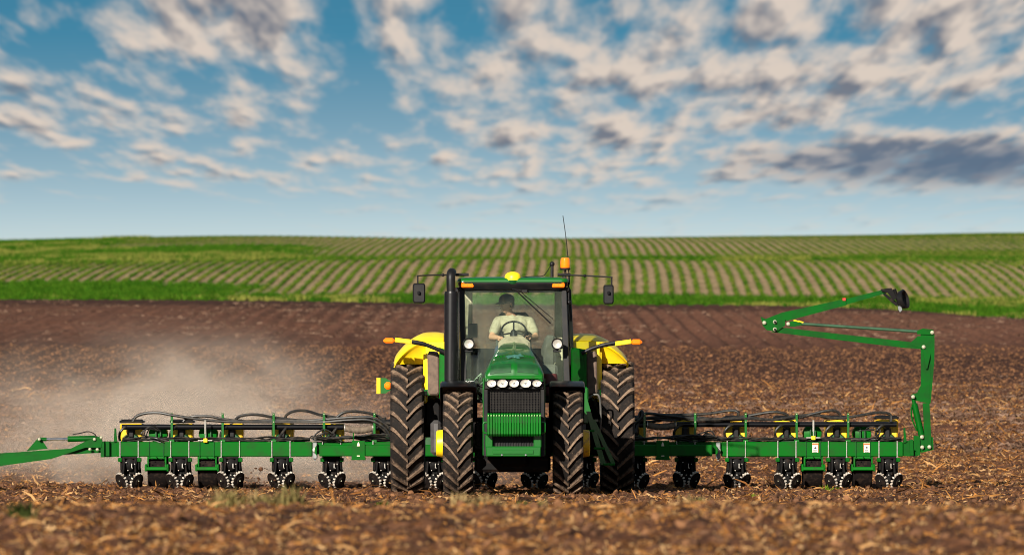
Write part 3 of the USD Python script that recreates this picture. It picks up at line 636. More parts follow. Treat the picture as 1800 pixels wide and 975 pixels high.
# rear fenders
_ft = np.concatenate([np.linspace(0, .9, 16), np.linspace(.92, 1, 8)])
for s in (-1, 1):
    xi, xo = (X(780, 100), X(695, 100)) if s < 0 else (X(1003, 100), X(1103, 100))
    rows = []
    for ip, ph in enumerate(np.radians(np.concatenate([[70, 69.4, 68.6, 67.6, 66.8, 66.2], np.linspace(66, 175, 30)]))):
        row = []
        for t, r in zip(_ft, PchipInterpolator([0, .18, .36, .55, .70, .83, .93, .985, 1.0], [1.36, 1.375, 1.37, 1.32, 1.25, 1.165, 1.08, 1.01, .955])(_ft)):
            r = r + .03 * math.sin(ph) - .03
            if ip < 6: r = .99 + max(0, r - .99) * (0, .30, .58, .80, .93, .985)[ip]
            row.append((xi + (xo - xi) * t, 100.05 - r * math.cos(ph), RZ + r * math.sin(ph)))
        rows.append(row if s > 0 else row)
    sh = shell(rows, .02 if s < 0 else .02)
    fn = obj('rear_fender', sh, M_yellow, T, 60)
    a, b = ((747.5, 781) if s < 0 else (1003, 1054.5))
    obj('fender_front', cat_([pprism([(a, 600), (b, 600), (b, 692), (a, 692)] if s < 0 else [(a, 600), (b, 600), (b, 692), (a + 24, 692)], 99.42, 99.47, .01), cbox(X(b if s > 0 else a, 99.42) - .03, X(b if s > 0 else a, 99.42) + .03, 99.45, 100.9, 1.3, 2.05, .02)]), M_yellow, fn)
    a, b = ((745, 784) if s < 0 else (1026, 1056))
    obj('fender_step', pbox(a, b, 684, 695, 99.36, 99.44, .01), M_green, fn)
    a, b = ((751, 772.5) if s < 0 else (1030, 1050))
    tk = obj('dusty_mudflap', pprism([(a + 3, 617), (b - 4, 617), (b - 1, 622), (b, 688), (b - 3, 694), (a + 4, 694), (a + 1, 688), (a, 624)], 99.24, 99.34, .02), M_brown, T)
    # green lower cab sides
    a, b = ((772, 783) if s < 0 else (1004, 1031))
    obj('cab_side_panel', pprism([(a, 610), (b, 614), (b, 700), (a, 700)], 99.02, 99.2, .015), M_green_dull, T)
    # warning lamps on bent arms
    if s < 0: pts = [(786, 621), (765, 612), (745, 604.5), (724, 600.5)]; st0, st1, lx = 694.5, 722.5, 684
    else: pts = [(1022, 621), (1040, 612.5), (1060, 606.5), (1081, 602.5)]; st0, st1, lx = 1081, 1109, 1118.5
    d = 98.95; sl = -.02 * s
    arm = obj('lamp_arm', tube([W(p, q, d) for p, q in pts], [.030] * 12 + [.034] * 7, 10, 6), M_black, T)
    yA, yB = (600.5, 597) if s < 0 else (604, 600)
    obj('reflector', prism([(X(st0, d), Z((yB if s < 0 else yA) - 4, d)), (X(st1, d), Z((yA if s < 0 else yB) - 4, d)), (X(st1, d), Z((yA if s < 0 else yB) + 4, d)), (X(st0, d), Z((yB if s < 0 else yA) + 4, d))], d - .03, d + .03, .008), M_yellow, arm)
    cc = W(lx, 598.5 if s < 0 else 601, d)
    obj('warning_lamp', trimesh.convex.convex_hull(np.vstack([cbox(cc[0] - .07, cc[0] + .07, d - .045, d + .045, cc[2] - .036, cc[2] + .04, .02).vertices, cbox(cc[0] - .085, cc[0] + .085, d - .02, d + .02, cc[2] - .02, cc[2] + .02, .01).vertices])), M_amber_glow, arm, 30)
# rear marker plates with amber lamps
for px0, s in ((662, -1), (1114.5, 1)):
    d = 101.6
    mk = obj('marker_plate', pprism([(px0 + 5 * -s * 1.0, 664), (px0 + 16 * -s, 664), (px0 + 26 * -s, 671), (px0 + 26 * -s, 684), (px0 + 16 * -s, 691), (px0 + 5 * -s, 691)], d, d + .03, 0, True), M_green, T)
    obj('yellow_strip', pprism([(px0, 663.5), (px0 - 6.4 * s, 663.5), (px0 - 6.4 * s, 691.5), (px0, 691.5)], d - .02, d + .035, 0, True), M_yellow, mk)
    cc = W(px0 - 20 * s, 677.5, d)
    obj('marker_lamp', lathe([(-.05, 0), (-.045, .03), (-.02, .055), (0, .058), (0, 0)], 'y', cc, 18), M_amber_glow, mk)
# interior -------------------------------------------------------------------
seat = obj('seat', cat_([cbox(CX - .27, CX + .27, 98.80, 99.35, 1.78, 1.92, .05), cbox(CX - .12, CX + .12, 98.9, 99.25, 1.42, 1.8, .03)]), M_seat, T, 30)
obj('backrest', trimesh.convex.convex_hull(np.vstack([cbox(CX - .27, CX + .27, 99.27, 99.39, 1.88, 2.1, .05).vertices, cbox(CX - .22, CX + .22, 99.37, 99.47, 2.5, 2.62, .05).vertices])), M_seat, seat, 30)
obj('armrest_console', cat_([trimesh.convex.convex_hull(np.vstack([cbox(CX + .40, CX + .62, 98.75, 99.4, 1.85, 2.14, .05).vertices, cbox(CX + .46, CX + .60, 98.65, 98.9, 2.2, 2.28, .03).vertices])), cbox(CX + .38, CX + .64, 98.7, 99.4, 1.42, 1.86, .04)]), mat('console_grey', (.09, .085, .07), .7), T, 30)
sc = W(903, 582, 98.58); ax = np.array([0, -.55, .84])
tor = trimesh.creation.torus(.178, .014, 36, 8); tor.apply_transform(trimesh.geometry.align_vectors([0, 0, 1], np.array([0, -.80, .60]))); tor.apply_translation(sc)
sw = obj('steering_wheel', cat_([tor] + [rod(sc + .17 * np.array([math.cos(a), .60 * math.sin(a), .80 * math.sin(a)]), sc - np.array([0, -.02, .02]), .012, 8) for a in np.radians([90, 200, 340])] + [ball(sc - [0, -.015, .015], .045, 1)]), M_black, T)
obj('steering_column', rod(sc - [0, -.03, .02], sc + [0, -.12, -.5], .055), M_black, sw)
obj('dashboard', trimesh.convex.convex_hull(np.vstack([cbox(CX - .22, CX + .24, 98.25, 98.5, 1.5, 2.20, .03).vertices, cbox(CX - .14, CX + .16, 98.3, 98.55, 2.2, 2.26, .03).vertices])), M_tan, T, 30)
obj('head_lining', cbox(CX - .74, CX + .76, 98.45, 99.95, 2.93, 2.95, .005), M_tan, T)
objs('curtain_post', [cbox(CX - .72, CX - .60, 99.85, 99.95, 1.6, 2.93, .02), cbox(CX + .60, CX + .74, 99.85, 99.95, 1.6, 2.93, .02)], mat('pale_trim', (.42, .36, .25), .8), T)
obj('monitor', cat_([cbox(CX - .66, CX - .52, 98.9, 98.98, 2.25, 2.45, .01), rod((CX - .6, 98.95, 1.5), (CX - .6, 98.95, 2.3), .015)]), M_black, T)
# things beside the cab: tank, hoses, ladder
objs('fuel_tank', [cbox(X(757, 98.9), X(776, 98.9), 98.7, 99.6, Z(800, 98.9), Z(738, 98.9), .05), cbox(X(1003, 98.9), X(1030, 98.9), 98.9, 99.6, .55, 1.2, .05)], mat('grey_tank', (.055, .050, .048), .5), T, 30)
hs = []
for k in range(4):
    hs.append(tube([W(746, 700 + 3 * k, 100.6), W(755, 695 + 3 * k, 100.3), W(766, 697 + 4 * k, 100.1), W(774, 706 + 3 * k, 100.0), W(778, 730, 100.0)], .017, 7, 5))
    hs.append(tube([W(1029, 694 + 2 * k, 99.9), W(1038 + k, 696 + 3 * k, 99.8), W(1047 + k, 707 + 4 * k, 99.75), W(1053, 726 + 5 * k, 99.9), W(1056, 760, 100.2)], .017, 7, 5))
hs.append(tube([W(1032, 700, 98.6), W(1046, 693, 98.6), W(1054, 700, 98.6), W(1056, 740, 98.7), W(1053, 768, 98.8)], .014, 7, 6))
objs('hydraulic_hose', hs, mat('grey_hose', (.11, .105, .095), .45), T)
la = [(1027, 690), (1034, 690), (1083, 818), (1076, 822), (1068, 820)]
lad = obj('ladder', cat_([pprism([(1024, 700), (1032, 700), (1066, 818), (1056, 816)], 98.2, 98.24, 0, True), pprism([(1038, 735), (1046, 737), (1082, 814), (1076, 818)], 98.5, 98.54, 0, True), pbox(1024, 1034, 680, 745, 98.3, 98.7, .02)]), M_green, T)
for px0, px1, py in ((1028, 1045, 757), (1044, 1064, 788), (1060, 1081, 816)):
    obj('step', cat_([pbox(px0, px1, py - 2.2, py + 1.6, 98.18, 98.56, .006)]), M_green_dull, lad)

# ------------------------------------------------------------------ the driver
import manifold3d as m3
def _sph(c, r, n=14): return m3.Manifold.sphere(r, n).translate(list(map(float, c)))
def bones(chains, refine=.014, it=8):
    """Joins chains of (joint, radius) into one smooth body."""
    parts = []
    for ch in chains:
        for (a, ra), (b, rb) in zip(ch[:-1], ch[1:]): parts.append(m3.Manifold.batch_hull([_sph(a, ra), _sph(b, rb)]))
    m = m3.Manifold.batch_boolean(parts, m3.OpType.Add).refine_to_length(refine)
    mm = m.to_mesh(); t = trimesh.Trimesh(mm.vert_properties[:, :3], mm.tri_verts, process=True)
    if it: trimesh.smoothing.filter_taubin(t, iterations=it)
    return t
def make_driver():
    base = (CX, 99.15, 1.92)
    dr = thing('person', 'driver in a cream T-shirt and dark cap sitting at the tractor wheel, looking aside', 'person', base)
    D = 99.11
    v = lambda px, py, d: W(px, py, d)
    pel = np.array([CX, 99.17, 2.03]); che = v(904, 572, D); neck = v(897, 553, D - .01); hd = v(890.5, 534, 99.02)
    shl, shr = v(876, 564.5, D), v(931, 566, D)
    ell, elr = v(864, 592, 98.93), v(942, 592, 98.96)
    hl, hr = v(882, 594, 98.66), v(926, 592, 98.68)
    wl = hl + (ell - hl) * .22; wr = hr + (elr - hr) * .22
    hipl, hipr = pel + [-.1, -.02, 0], pel + [.1, -.02, 0]
    knl, knr = np.array([CX - .20, 98.72, 2.06]), np.array([CX + .20, 98.72, 2.06])
    anl, anr = np.array([CX - .19, 98.62, 1.60]), np.array([CX + .19, 98.62, 1.60])
    tol, tor_ = anl + [-.02, -.2, -.08], anr + [.02, -.2, -.08]
    F = np.array([-.80, -.58, -.12]); F /= np.linalg.norm(F); U = np.array([-.06, -.08, 1.0]); U -= F * (U @ F); U /= np.linalg.norm(U); R = np.cross(F, U)
    at = lambda f, r, u: hd + f * F + r * R + u * U
    chains = [[(pel, .13), ((pel + che) / 2, .135), (che, .135)], [(hipl, .11), (hipr, .11)], [(che + [-.09, 0, .02], .115), (che + [.09, 0, .02], .115)],
              [(shl, .062), (che + [-.05, 0, .05], .09)], [(shr, .062), (che + [.05, 0, .05], .09)],
              [(che + [0, 0, .06], .08), (neck, .058), (hd + [0, .01, -.07], .055)],
              [(at(-.015, 0, .035), .092), (at(.015, 0, -.03), .075), (at(.035, 0, -.085), .042)], [(at(-.03, 0, .01), .088), (at(.02, 0, .02), .082)],
              [(at(.088, 0, .012), .009), (at(.108, 0, -.022), .014), (at(.085, 0, -.028), .013)],       # nose
              [(at(.078, -.02, -.062), .010), (at(.082, .02, -.062), .010)],                                # lips
              [(at(.078, -.04, .026), .012), (at(.082, .04, .026), .012)],                                  # brow
              [(at(-.01, -.088, .01), .018), (at(-.02, -.092, -.02), .014)], [(at(-.01, .088, .01), .018), (at(-.02, .092, -.02), .014)]]
    for sh, el, w, h, s in ((shl, ell, wl, hl, -1), (shr, elr, wr, hr, 1)):
        chains.append([(sh, .062), ((sh + el) / 2, .052), (el, .042), ((el + w) / 2, .041), (w, .028)])
        # the hand closes on the wheel rim: palm, four bent fingers and a thumb from the palm's side
        a = (h - w); a /= np.linalg.norm(a); up = np.array([0, -.55, .84]); sd = np.cross(a, up); sd /= np.linalg.norm(sd)
        pc = w + a * .055
        chains.append([(w, .026), (pc - sd * .016, .020), (pc + sd * .02, .018)])
        for k, (o, ln) in enumerate(((-.030, .62), (-.010, .72), (.012, .68), (.032, .54))):
            b0 = pc + sd * o + a * .025; b1 = b0 + a * .045 * ln * 1.2 + up * .012; b2 = b1 + a * .012 - up * .030 * ln; b3 = b2 - a * .026 - up * .012
            chains.append([(b0, .0105), (b1, .0098), (b2, .009), (b3, .008)])
        ts = -s
        t0 = pc + sd * .026 * ts - a * .015; t1 = t0 + sd * .03 * ts + a * .02 - up * .008; t2 = t1 + a * .032 - up * .012
        chains.append([(t0, .014), (t1, .011), (t2, .009)])
    for hp, kn, an, to in ((hipl, knl, anl, tol), (hipr, knr, anr, tor_)):
        chains.append([(hp, .105), (kn, .062), ((kn * .65 + an * .35), .058), (an, .04), (to, .035)])
    M_skin = usdkit.material(stage, '/World/Looks/skin', {'p': ('principled_bsdf', {'base_color': (.46, .24, .15), 'roughness': .5, 'subsurface_weight': .08})}, surface='p.BSDF')
    obj('body', bones(chains), M_skin, dr, True)
    shirt = [[(pel + [0, 0, .03], .148), ((pel + che) / 2, .156), (che, .150)], [(che + [-.10, 0, .015], .128), (che + [.10, 0, .015], .128)],
             [(shl, .076), (che + [-.05, 0, .05], .105)], [(shr, .076), (che + [.05, 0, .05], .105)], [(che + [0, 0, .05], .09), (neck - [0, 0, .022], .066)],
             [(shl, .076), (shl * .38 + ell * .62, .074)], [(shr, .076), (shr * .38 + elr * .62, .074)]]
    sm = bones(shirt, .016, 6)
    n = meshkit.fbm(sm.vertices * [9, 9, 5], 3, 3) - .5; sm.vertices += sm.vertex_normals * (n * .020)[:, None]
    obj('shirt', sm, mat('cream_cotton', (.36, .31, .22), .9, scale=14, color2=(.28, .235, .16)), dr, True)
    obj('trousers', bones([[(pel + [0, 0, -.01], .142), (pel + [0, 0, .03], .146)], [(hipl, .118), (knl, .078), ((knl * .65 + anl * .35), .074), (anl + [0, 0, .03], .062)], [(hipr, .118), (knr, .078), ((knr * .65 + anr * .35), .074), (anr + [0, 0, .03], .062)]], .02, 5), mat('denim', (.03, .045, .08), .9, scale=30), dr, True)
    obj('shoe', bones([[(anl - [0, 0, .03], .052), (tol, .042)]], .02, 4), M_black, dr, True)
    obj('shoe', bones([[(anr - [0, 0, .03], .052), (tor_, .042)]], .02, 4), M_black, dr, True)
    # cap with a peak, hair under it, dark glasses
    Rm = np.eye(4); Rm[:3, 0], Rm[:3, 1], Rm[:3, 2], Rm[:3, 3] = R, F, U, hd
    prof = [(.035, .108), (.075, .108), (.11, .092), (.137, .058), (.148, .02), (.149, 0)]
    cp = lathe(prof, 'z', (0, 0, 0), 28); cp.vertices[:, 1] = cp.vertices[:, 1] * 1.10 - .006
    cp.apply_transform(Rm)
    cap = obj('cap', cp, mat('cap_cloth', (.025, .016, .014), .85), dr, 40)
    rows = []
    for t in np.linspace(0, 1, 6):
        rows.append([(.098 * math.sin(a) * (1 - .12 * t), .112 * math.cos(a) * (1 + .0 * t) + .085 * t * math.cos(a) ** .7, .046 - .022 * t - .018 * math.sin(a) ** 2) for a in np.radians(np.linspace(-62, 62, 11))])
    pk = shell(rows, .006); pk.apply_transform(Rm); obj('peak', pk, M_black, cap, 40)
    hair = lathe([(-.045, .0), (-.05, .084), (-.01, .099), (.04, .101), (.06, .09), (.06, 0)], 'z', (0, 0, 0), 26); keep = hair.vertices[:, 1] > .0
    hair.vertices[:, 1] = np.where(keep, hair.vertices[:, 1] * .25, hair.vertices[:, 1] * 1.08) - .012; hair.apply_transform(Rm)
    obj('hair', hair, mat('dark_hair', (.02, .012, .008), .7), dr, 40)
    gl = cat_([cbox(-.066, -.008, .082, .096, .000, .030, .010), cbox(.008, .066, .082, .096, .000, .030, .010), cbox(-.01, .01, .088, .096, .018, .026, .002), cbox(-.094, -.086, -.01, .075, .016, .024, .002), cbox(.086, .094, -.01, .075, .016, .024, .002), cbox(-.092, -.06, .072, .084, .014, .026, .002), cbox(.06, .092, .072, .084, .014, .026, .002)])
    gl.apply_transform(Rm); obj('sunglasses', gl, M_black_gloss, dr, False)
make_driver()

# ------------------------------------------------------------------ the planter
PD = 104.0
planter = thing('planter', 'wide green sixteen-row planter behind the tractor, with yellow hoppers and one folded marker', 'planter', (CX, PD, 0.6))
Pn = planter
rg = np.random.default_rng(11)
# toolbar: two wings and the middle frame in front of them
M_bar = mat('planter_green', (.001, .086, .005), .36, spec=.10, color2=(.008, .060, .008), scale=5, lo=.34, hi=.54)
def beam(px0, px1, py0, py1, d0, dep, c=.014): return pbox(px0, px1, py0, py1, d0, d0 + dep, c)
barL = obj('wing_bar', beam(205, 549, 776, 802, PD, .18), M_bar, Pn)
barR = obj('wing_bar', beam(1268, 1588, 776, 802, PD, .18), M_bar, Pn)
mid = obj('middle_bar', cat_([beam(561, 1252, 781, 801.5, PD - .22, .17), beam(549, 700, 776, 798, PD + .02, .14), beam(1110, 1268, 776, 797, PD + .02, .14)]), M_bar, Pn)
for px, s in ((553.5, -1), (1262.5, 1)):
    hg = obj('hinge', cat_([pbox(px - 3.8, px + 3.8, 777, 806, PD - .06, PD + .2, .01), pbox(px - 1.5, px + 1.5, 806, 809.5, PD - .02, PD + .03, .004)]), mat('hinge_grey', (.21, .22, .21), .5, metal=.2), Pn)
    obj('pin', cat_([lathe([(0, 0), (-.01, .036), (-.03, .040), (-.045, .03), (-.05, 0)], 'y', W(px, 790.5, PD - .06), 16), lathe([(-.045, 0), (-.048, .016), (-.06, .016), (-.06, 0)], 'y', W(px, 790.5, PD - .06), 8)]), M_steel, hg)
    a, b = (561, 553) if s < 0 else (1254, 1262)
    obj('hinge_ear', pprism([(a - 4 * s * -1, 781.5), (b, 786.5), (b - 1 * s, 790.5), (b, 795), (a - 4 * s * -1, 801)], PD - .2, PD - .08, .006), M_bar, hg)
for px in (630, 1165):
    pl = obj('mounting_plate', cat_([pbox(px - 11.5, px + 11.5, 774, 808, PD - .245, PD - .225, .004), pbox(px - 9.5, px - 8, 760, 775, PD - .24, PD - .2, .003), pbox(px - 12.5, px + 12.5, 803, 808, PD - .26, PD - .03, .006)]), M_bar, Pn)
    obj('drop_badge', cat_([pprism([(px - 1.6, 779), (px, 775.5), (px + 1.6, 779), (px + 2.6, 783.5), (px - 2.6, 783.5)], PD - .256, PD - .246, 0, True), pbox(px - 2.6, px + 2.6, 800, 801.6, PD - .256, PD - .246, .001)]), mat('cream_plate', (.70, .60, .42), .5), pl)
ROWS = [228 + 88.93 * k for k in range(16)]
M_seedbox = mat('hopper_yellow', (.72, .43, .008), .42, color2=(.62, .36, .02), scale=6)
M_tooth = mat('worn_tooth', (.52, .46, .39), .5, metal=.15, color2=(.22, .15, .10), scale=26, lo=.34, hi=.46)
M_wheel = mat('row_wheel', (.007, .005, .0045), .85, spec=.1, color2=(.022, .014, .010), scale=18, lo=.35, hi=.5)
def cleaner_wheel(c, s, phase):
    """A notched row-cleaner wheel: a plain outer disc, and teeth on its inner side; its front edge is turned in towards the row."""
    b = math.radians(36); cb_ = math.radians(23); n0 = np.array([s * math.cos(b), -math.sin(b), 0.0]); hdir = np.array([s * math.sin(b), math.cos(b), 0.0])
    up = math.cos(cb_) * np.array([0, 0, 1.0]) + math.sin(cb_) * n0; n = math.cos(cb_) * n0 - math.sin(cb_) * np.array([0, 0, 1.0])
    disc = lathe([(.002, 0), (.002, .118), (.010, .122), (.016, .110), (.020, .06), (.034, .05), (.034, 0)], n, c, 28)
    T_ = []
    for k in range(14):
        a = 2 * np.pi * k / 14 + phase; o = math.cos(a) * hdir + math.sin(a) * up; t = -math.sin(a) * hdir + math.cos(a) * up
        P = [c + o * r + t * w * q + n * h for r, q, hs in ((.085, .0110, (-.036, 0)), (.132, .0100, (-.034, .0))) for w in (-1, 1) for h in hs]
        T_.append(trimesh.convex.convex_hull(np.array(P)))
    return disc, cat_(T_ + [])
def cleaner_pair(cx, d, zc):
    return [cleaner_wheel(np.array([cx + s * .124, d, zc]), s, rg.random()) for s in (-1, 1)]
def row_unit(px, k):
    d = PD; x = X(px, d); zb = Z(802, d)
    q = lambda o, py, dd=d: np.array([x + o * d / FPX, dd, Z(py, d)])
    B = lambda o0, o1, py0, py1, d0, d1, c=.006: cbox(x + o0 * d / FPX, x + o1 * d / FPX, d0, d1, Z(py1, d), Z(py0, d), c)
    # shank, parallel arms and opener body
    ru = obj('row_unit', cat_([B(-14, 14, 800, 806, d + .02, d + .30, .01), B(-13, -8, 804, 832, d - .02, d + .9, .01), B(8, 13, 804, 832, d - .02, d + .9, .01), B(-16, 16, 805, 846, d + .20, d + .6, .03), B(-9, 9, 806, 836, d + .10, d + .4, .02),
                               B(-17, -13, 800, 826, d + .02, d + .10, .008), B(13, 17, 800, 826, d + .02, d + .10, .008), B(-4, 4, 832, 850, d - .04, d + .3, .01), rod(q(-15, 838, d - .02), q(15, 838, d - .02), .018),
                               rod(q(-9, 808, d), q(-12, 843, d - .12), .016), rod(q(9, 808, d), q(12, 843, d - .12), .016),
                               lathe([(-.04, 0), (-.04, .05), (-.02, .09), (.02, .09), (.04, 0)], 'y', q(0, 816, d + .05), 12)]), M_dark, Pn)
    for s in (-1, 1):
        obj('clamp_block', cat_([B(s * 17 - 3.6, s * 17 + 3.6, 804, 811, d - .03, d + .08, .008), bolt(q(s * 19, 807.5, d - .03), .010, .012), bolt(q(s * 15, 807.5, d - .03), .008, .010)]), M_bar, ru)
        obj('u_bolt', cat_([rod(q(s * 16 - .8, 775, d - .012), q(s * 16 - .8, 804, d - .012), .0085, 8), rod(q(s * 16 - .8, 775.2, d - .012), q(s * 16 - .8, 775.2, d + .2), .0085, 8), bolt(q(s * 16 - .8, 803.5, d - .012), .015, .012, 'z', 1)]), M_steel, ru)
        gw = lathe([(-.045, .12), (-.055, .17), (-.05, .200), (-.02, .212), (.02, .212), (.05, .200), (.055, .17), (.045, .12), (.02, .11), (.02, 0), (-.02, 0), (-.02, .11), (-.045, .12)], np.array([1, .06 * s, .09 * s]), q(0, 0, d + .45) * [1, 1, 0] + np.array([s * .10, 0, .205]), 28)
        obj('gauge_wheel', gw, M_wheel, ru)
    for s, (disc, teeth) in zip((-1, 1), cleaner_pair(x, d - .16, .128 + rg.uniform(-.014, .012))):
        rcw = obj('cleaner_wheel', disc, M_wheel, ru)
        tag(obj('tooth_ring', teeth, M_tooth, rcw, False), kind='stuff')
        obj('hub_bolt', bolt(np.array([x + s * .146, d - .185, .122]), .010, .012), M_white, rcw)
    # small pale fittings on the dark opener
    fit = obj('fittings', cat_([bolt(q(o, py, d - .03), .009, .012) for o, py in ((-6, 812), (5, 822), (-3, 826), (9, 815), (0, 834))] + [B(3, 4.6, 814, 822, d - .06, d - .03, .002)]), M_steel, ru); tag(fit, kind='stuff')
    # seed hopper with lid, and its meter in front
    hw = 20; uy = 0 if px < 900 else -7
    body = trimesh.convex.convex_hull(np.vstack([B(-hw, hw, 744 + uy, 749 + uy, d + .42, d + .95, .03).vertices, B(-hw + 1, hw - 1, 772, 778, d + .44, d + .92, .03).vertices]))
    _r = trimesh.transformations.rotation_matrix(rg.normal(0, .012), [0, 1, 0], q(0, 775, d + .7)); body.apply_transform(_r)
    hp = obj('hopper', body, M_seedbox, ru, 30)
    lid_ = cat_([B(-hw - 1.6, hw + 1.6, 738.5 + uy, 743 + uy, d + .43, d + .97, .016), B(-hw + 2, hw - 2, 736.5 + uy, 739 + uy, d + .48, d + .93, .012)]); lid_.apply_transform(_r); obj('lid', lid_, M_black, hp)
    obj('meter_housing', cat_([B(-6.5, 6.5, 749, 774, d + .36, d + .44, .025), B(-4.5, 4.5, 751, 768, d + .335, d + .37, .012)]), M_black, hp)
    obj('seed_meter', lathe([(-.05, 0), (-.05, .13), (-.02, .15), (.05, .15), (.05, 0)], 'y', q(0, 778, d + .42), 22), M_dark_green, ru)
for k, px in enumerate(ROWS): row_unit(px, k)
# lift-wheel assemblies between the outer rows
for px in (275.5, 364, 1430, 1517.5):
    d = PD; x = X(px, d); q = lambda o, py, dd=d: np.array([x + o * d / FPX, dd, Z(py, d)])
    B = lambda o0, o1, py0, py1, d0, d1, c=.006: cbox(x + o0 * d / FPX, x + o1 * d / FPX, d0, d1, Z(py1, d), Z(py0, d), c)
    lw = obj('lift_wheel_frame', cat_([B(-17, -14, 800, 826, d + .02, d + .08), B(14, 17, 800, 826, d + .02, d + .08), B(-19, 19, 820, 826, d - .03, d + .06, .01), B(-15, 15, 800, 806, d + .01, d + .1, .01), B(-21, -17, 815, 828, d - .02, d + .5, .012), B(17, 21, 815, 828, d - .02, d + .5, .012)]), M_green_dull, Pn)
    obj('wheel', lathe([(-.13, .22), (-.15, .28), (-.145, .325), (-.11, .345), (.11, .345), (.145, .325), (.15, .28), (.13, .22), (.05, .2), (.05, 0), (-.05, 0), (-.05, .2), (-.13, .22)], 'x', (x, d + .42, .33), 36), M_wheel, lw)
    fb = obj('frame_bolts', cat_([B(-10, 10, 804, 822, d + .10, d + .3, .02)] + [bolt(q(o, py, d - .02), .010, .012) for o, py in ((-8, 806), (8, 806), (0, 803), (-12, 812), (12, 812))]), M_dark, lw); tag(fb, kind='stuff')
    objs('lift_u_bolt', [rod(q(o, 775, d - .01), q(o, 803, d - .01), .0065, 6) for o in (-13, 12)], M_dark_green, lw)
    bw = obj('vacuum_fan', lathe([(-.08, 0), (-.08, .05), (-.06, .14), (.05, .15), (.06, 0)], 'y', q(0, 762, d + .45), 22), M_green_dull, Pn)
    objs('fan_arm', [B(-5, -2, 752, 776, d + .32, d + .38), B(3, 6, 756, 776, d + .32, d + .38)], M_dark_green, bw)
# air manifold
dm = PD + .24
mf = [(214, 604), (1190, 1576)]
for a, b in mf:
    my = 750 if a < 900 else 745.5
    man = obj('air_manifold', rod(W(a, my, dm), W(b, my, dm), .042, 18), M_black_gloss, Pn)
    xr = range(int(a), int(b))
for a, b, yy in ((606, 656, 751.5), (1138, 1188, 746)):
    n = 46; pts = [W(a + (b - a) * t, yy + 4.0 * math.sin(math.pi * t), dm) for t in np.linspace(0, 1, n)]
    bl = obj('bellows_hose', tube(pts, [.050 + .006 * (k % 2) for k in range(n)], 14, 0), M_bellows, Pn)
    objs('hose_clip', [rod(W(p - .8, yy, dm), W(p + .8, yy, dm), .060, 18) for p in (a, b)], M_steel, bl)
objs('air_manifold', [rod(W(656, 751, dm), W(760, 751, dm), .042, 16), rod(W(1050, 747, dm), W(1138, 746, dm), .042, 16)], M_black_gloss, Pn)
for k, px in enumerate(ROWS):
    if 690 < px < 1110: continue
    y0 = 749
    left = px < 900
    if left: pts = [W(px - 3, 748, dm), W(px - 10, 751, dm - .05), W(px - 17, 760, dm - .06), W(px - 18, 770, dm), W(px - 16, 778, dm + .1)]
    else: pts = [W(px - 2, 745, dm), W(px - 12, 748, dm - .05), W(px - 20, 756, dm - .06), W(px - 21, 766, dm - .02), W(px - 14, 775, dm + .1)]
    if k in (3, 4): pts = [W(px + 10, 750, dm), W(px + 6, 754, dm - .05), W(px - 1, 764, dm - .05), W(px - 7, 772, dm)]
    obj('air_drop_hose', tube(pts, .021, 9, 5), M_hose, Pn)
# upright hose brackets
for px in (302, 391.5, 481, 569.5, 658, 1133, 1222, 1311, 1400.5, 1491):
    po = obj('hose_bracket', cat_([pbox(px - 2.1, px + 2.1, 725.5, 778, PD + .12, PD + .145, .003), pbox(px - 4.5, px + 4.5, 772, 779, PD + .02, PD + .16, .006)]), M_green, Pn)
    objs('bracket_bolt', [bolt(W(px, p, PD + .12), .009, .01) for p in (727.5, 741)], M_white, po)
# seed hoses: from each hopper lid they rise, arch over and run to the middle along the brackets
hz = PD + .18
HL = [[(233, 741), (240, 731), (258, 725.5), (280, 725), (302, 729), (340, 735), (391, 740), (470, 741), (530, 741), (569, 741), (610, 738), (650, 738), (676, 752), (690, 775)],
      [(322, 741), (328, 735), (345, 731), (370, 731.5), (391, 736), (430, 740), (480, 738), (530, 739), (569, 737), (620, 733), (655, 734), (680, 748), (694, 768)],
      [(414, 737), (422, 731), (440, 728), (458, 729), (480, 733), (520, 738), (569, 740), (620, 741), (660, 744), (684, 764)],
      [(500, 735), (506, 727), (520, 721.5), (540, 722), (560, 728), (580, 732), (610, 735), (650, 736), (690, 745)],
      [(592, 733), (604, 725), (622, 722.5), (645, 725), (664, 731), (682, 745), (692, 760)],
      [(676, 733), (678, 742), (684, 752), (692, 758)]]
HR = [[(1118, 760), (1122, 742), (1124, 728), (1128, 722), (1130, 728), (1126, 736), (1116, 744)],
      [(1566, 741), (1566, 730), (1558, 725.5), (1540, 725), (1515, 729), (1491, 733), (1465, 734), (1430, 729), (1400, 731), (1360, 737), (1311, 735), (1270, 736), (1222, 738), (1180, 733), (1140, 734), (1118, 744)],
      [(1478, 733), (1475, 726), (1466, 721.5), (1452, 722), (1430, 727), (1400, 734), (1350, 737), (1311, 733), (1260, 739), (1222, 736), (1170, 730), (1135, 727), (1116, 738)],
      [(1386, 731), (1378, 726), (1362, 723.5), (1345, 725), (1311, 731), (1280, 735), (1250, 736), (1222, 733), (1180, 738), (1150, 735), (1128, 737), (1112, 752)],
      [(1298, 730), (1297, 724), (1290, 721), (1275, 722), (1250, 726), (1222, 728), (1170, 729), (1135, 726), (1118, 734)],
      [(1112, 735), (1140, 741), (1180, 735), (1222, 734), (1260, 739), (1311, 736)]]
for j, h in enumerate(HL + HR):
    dz = (j % 6) * .022
    obj('seed_hose', tube([W(a, b, hz - .05 + dz + .02 * math.sin(i + j)) for i, (a, b) in enumerate(h)], .0225, 9, 6), M_hose, Pn)
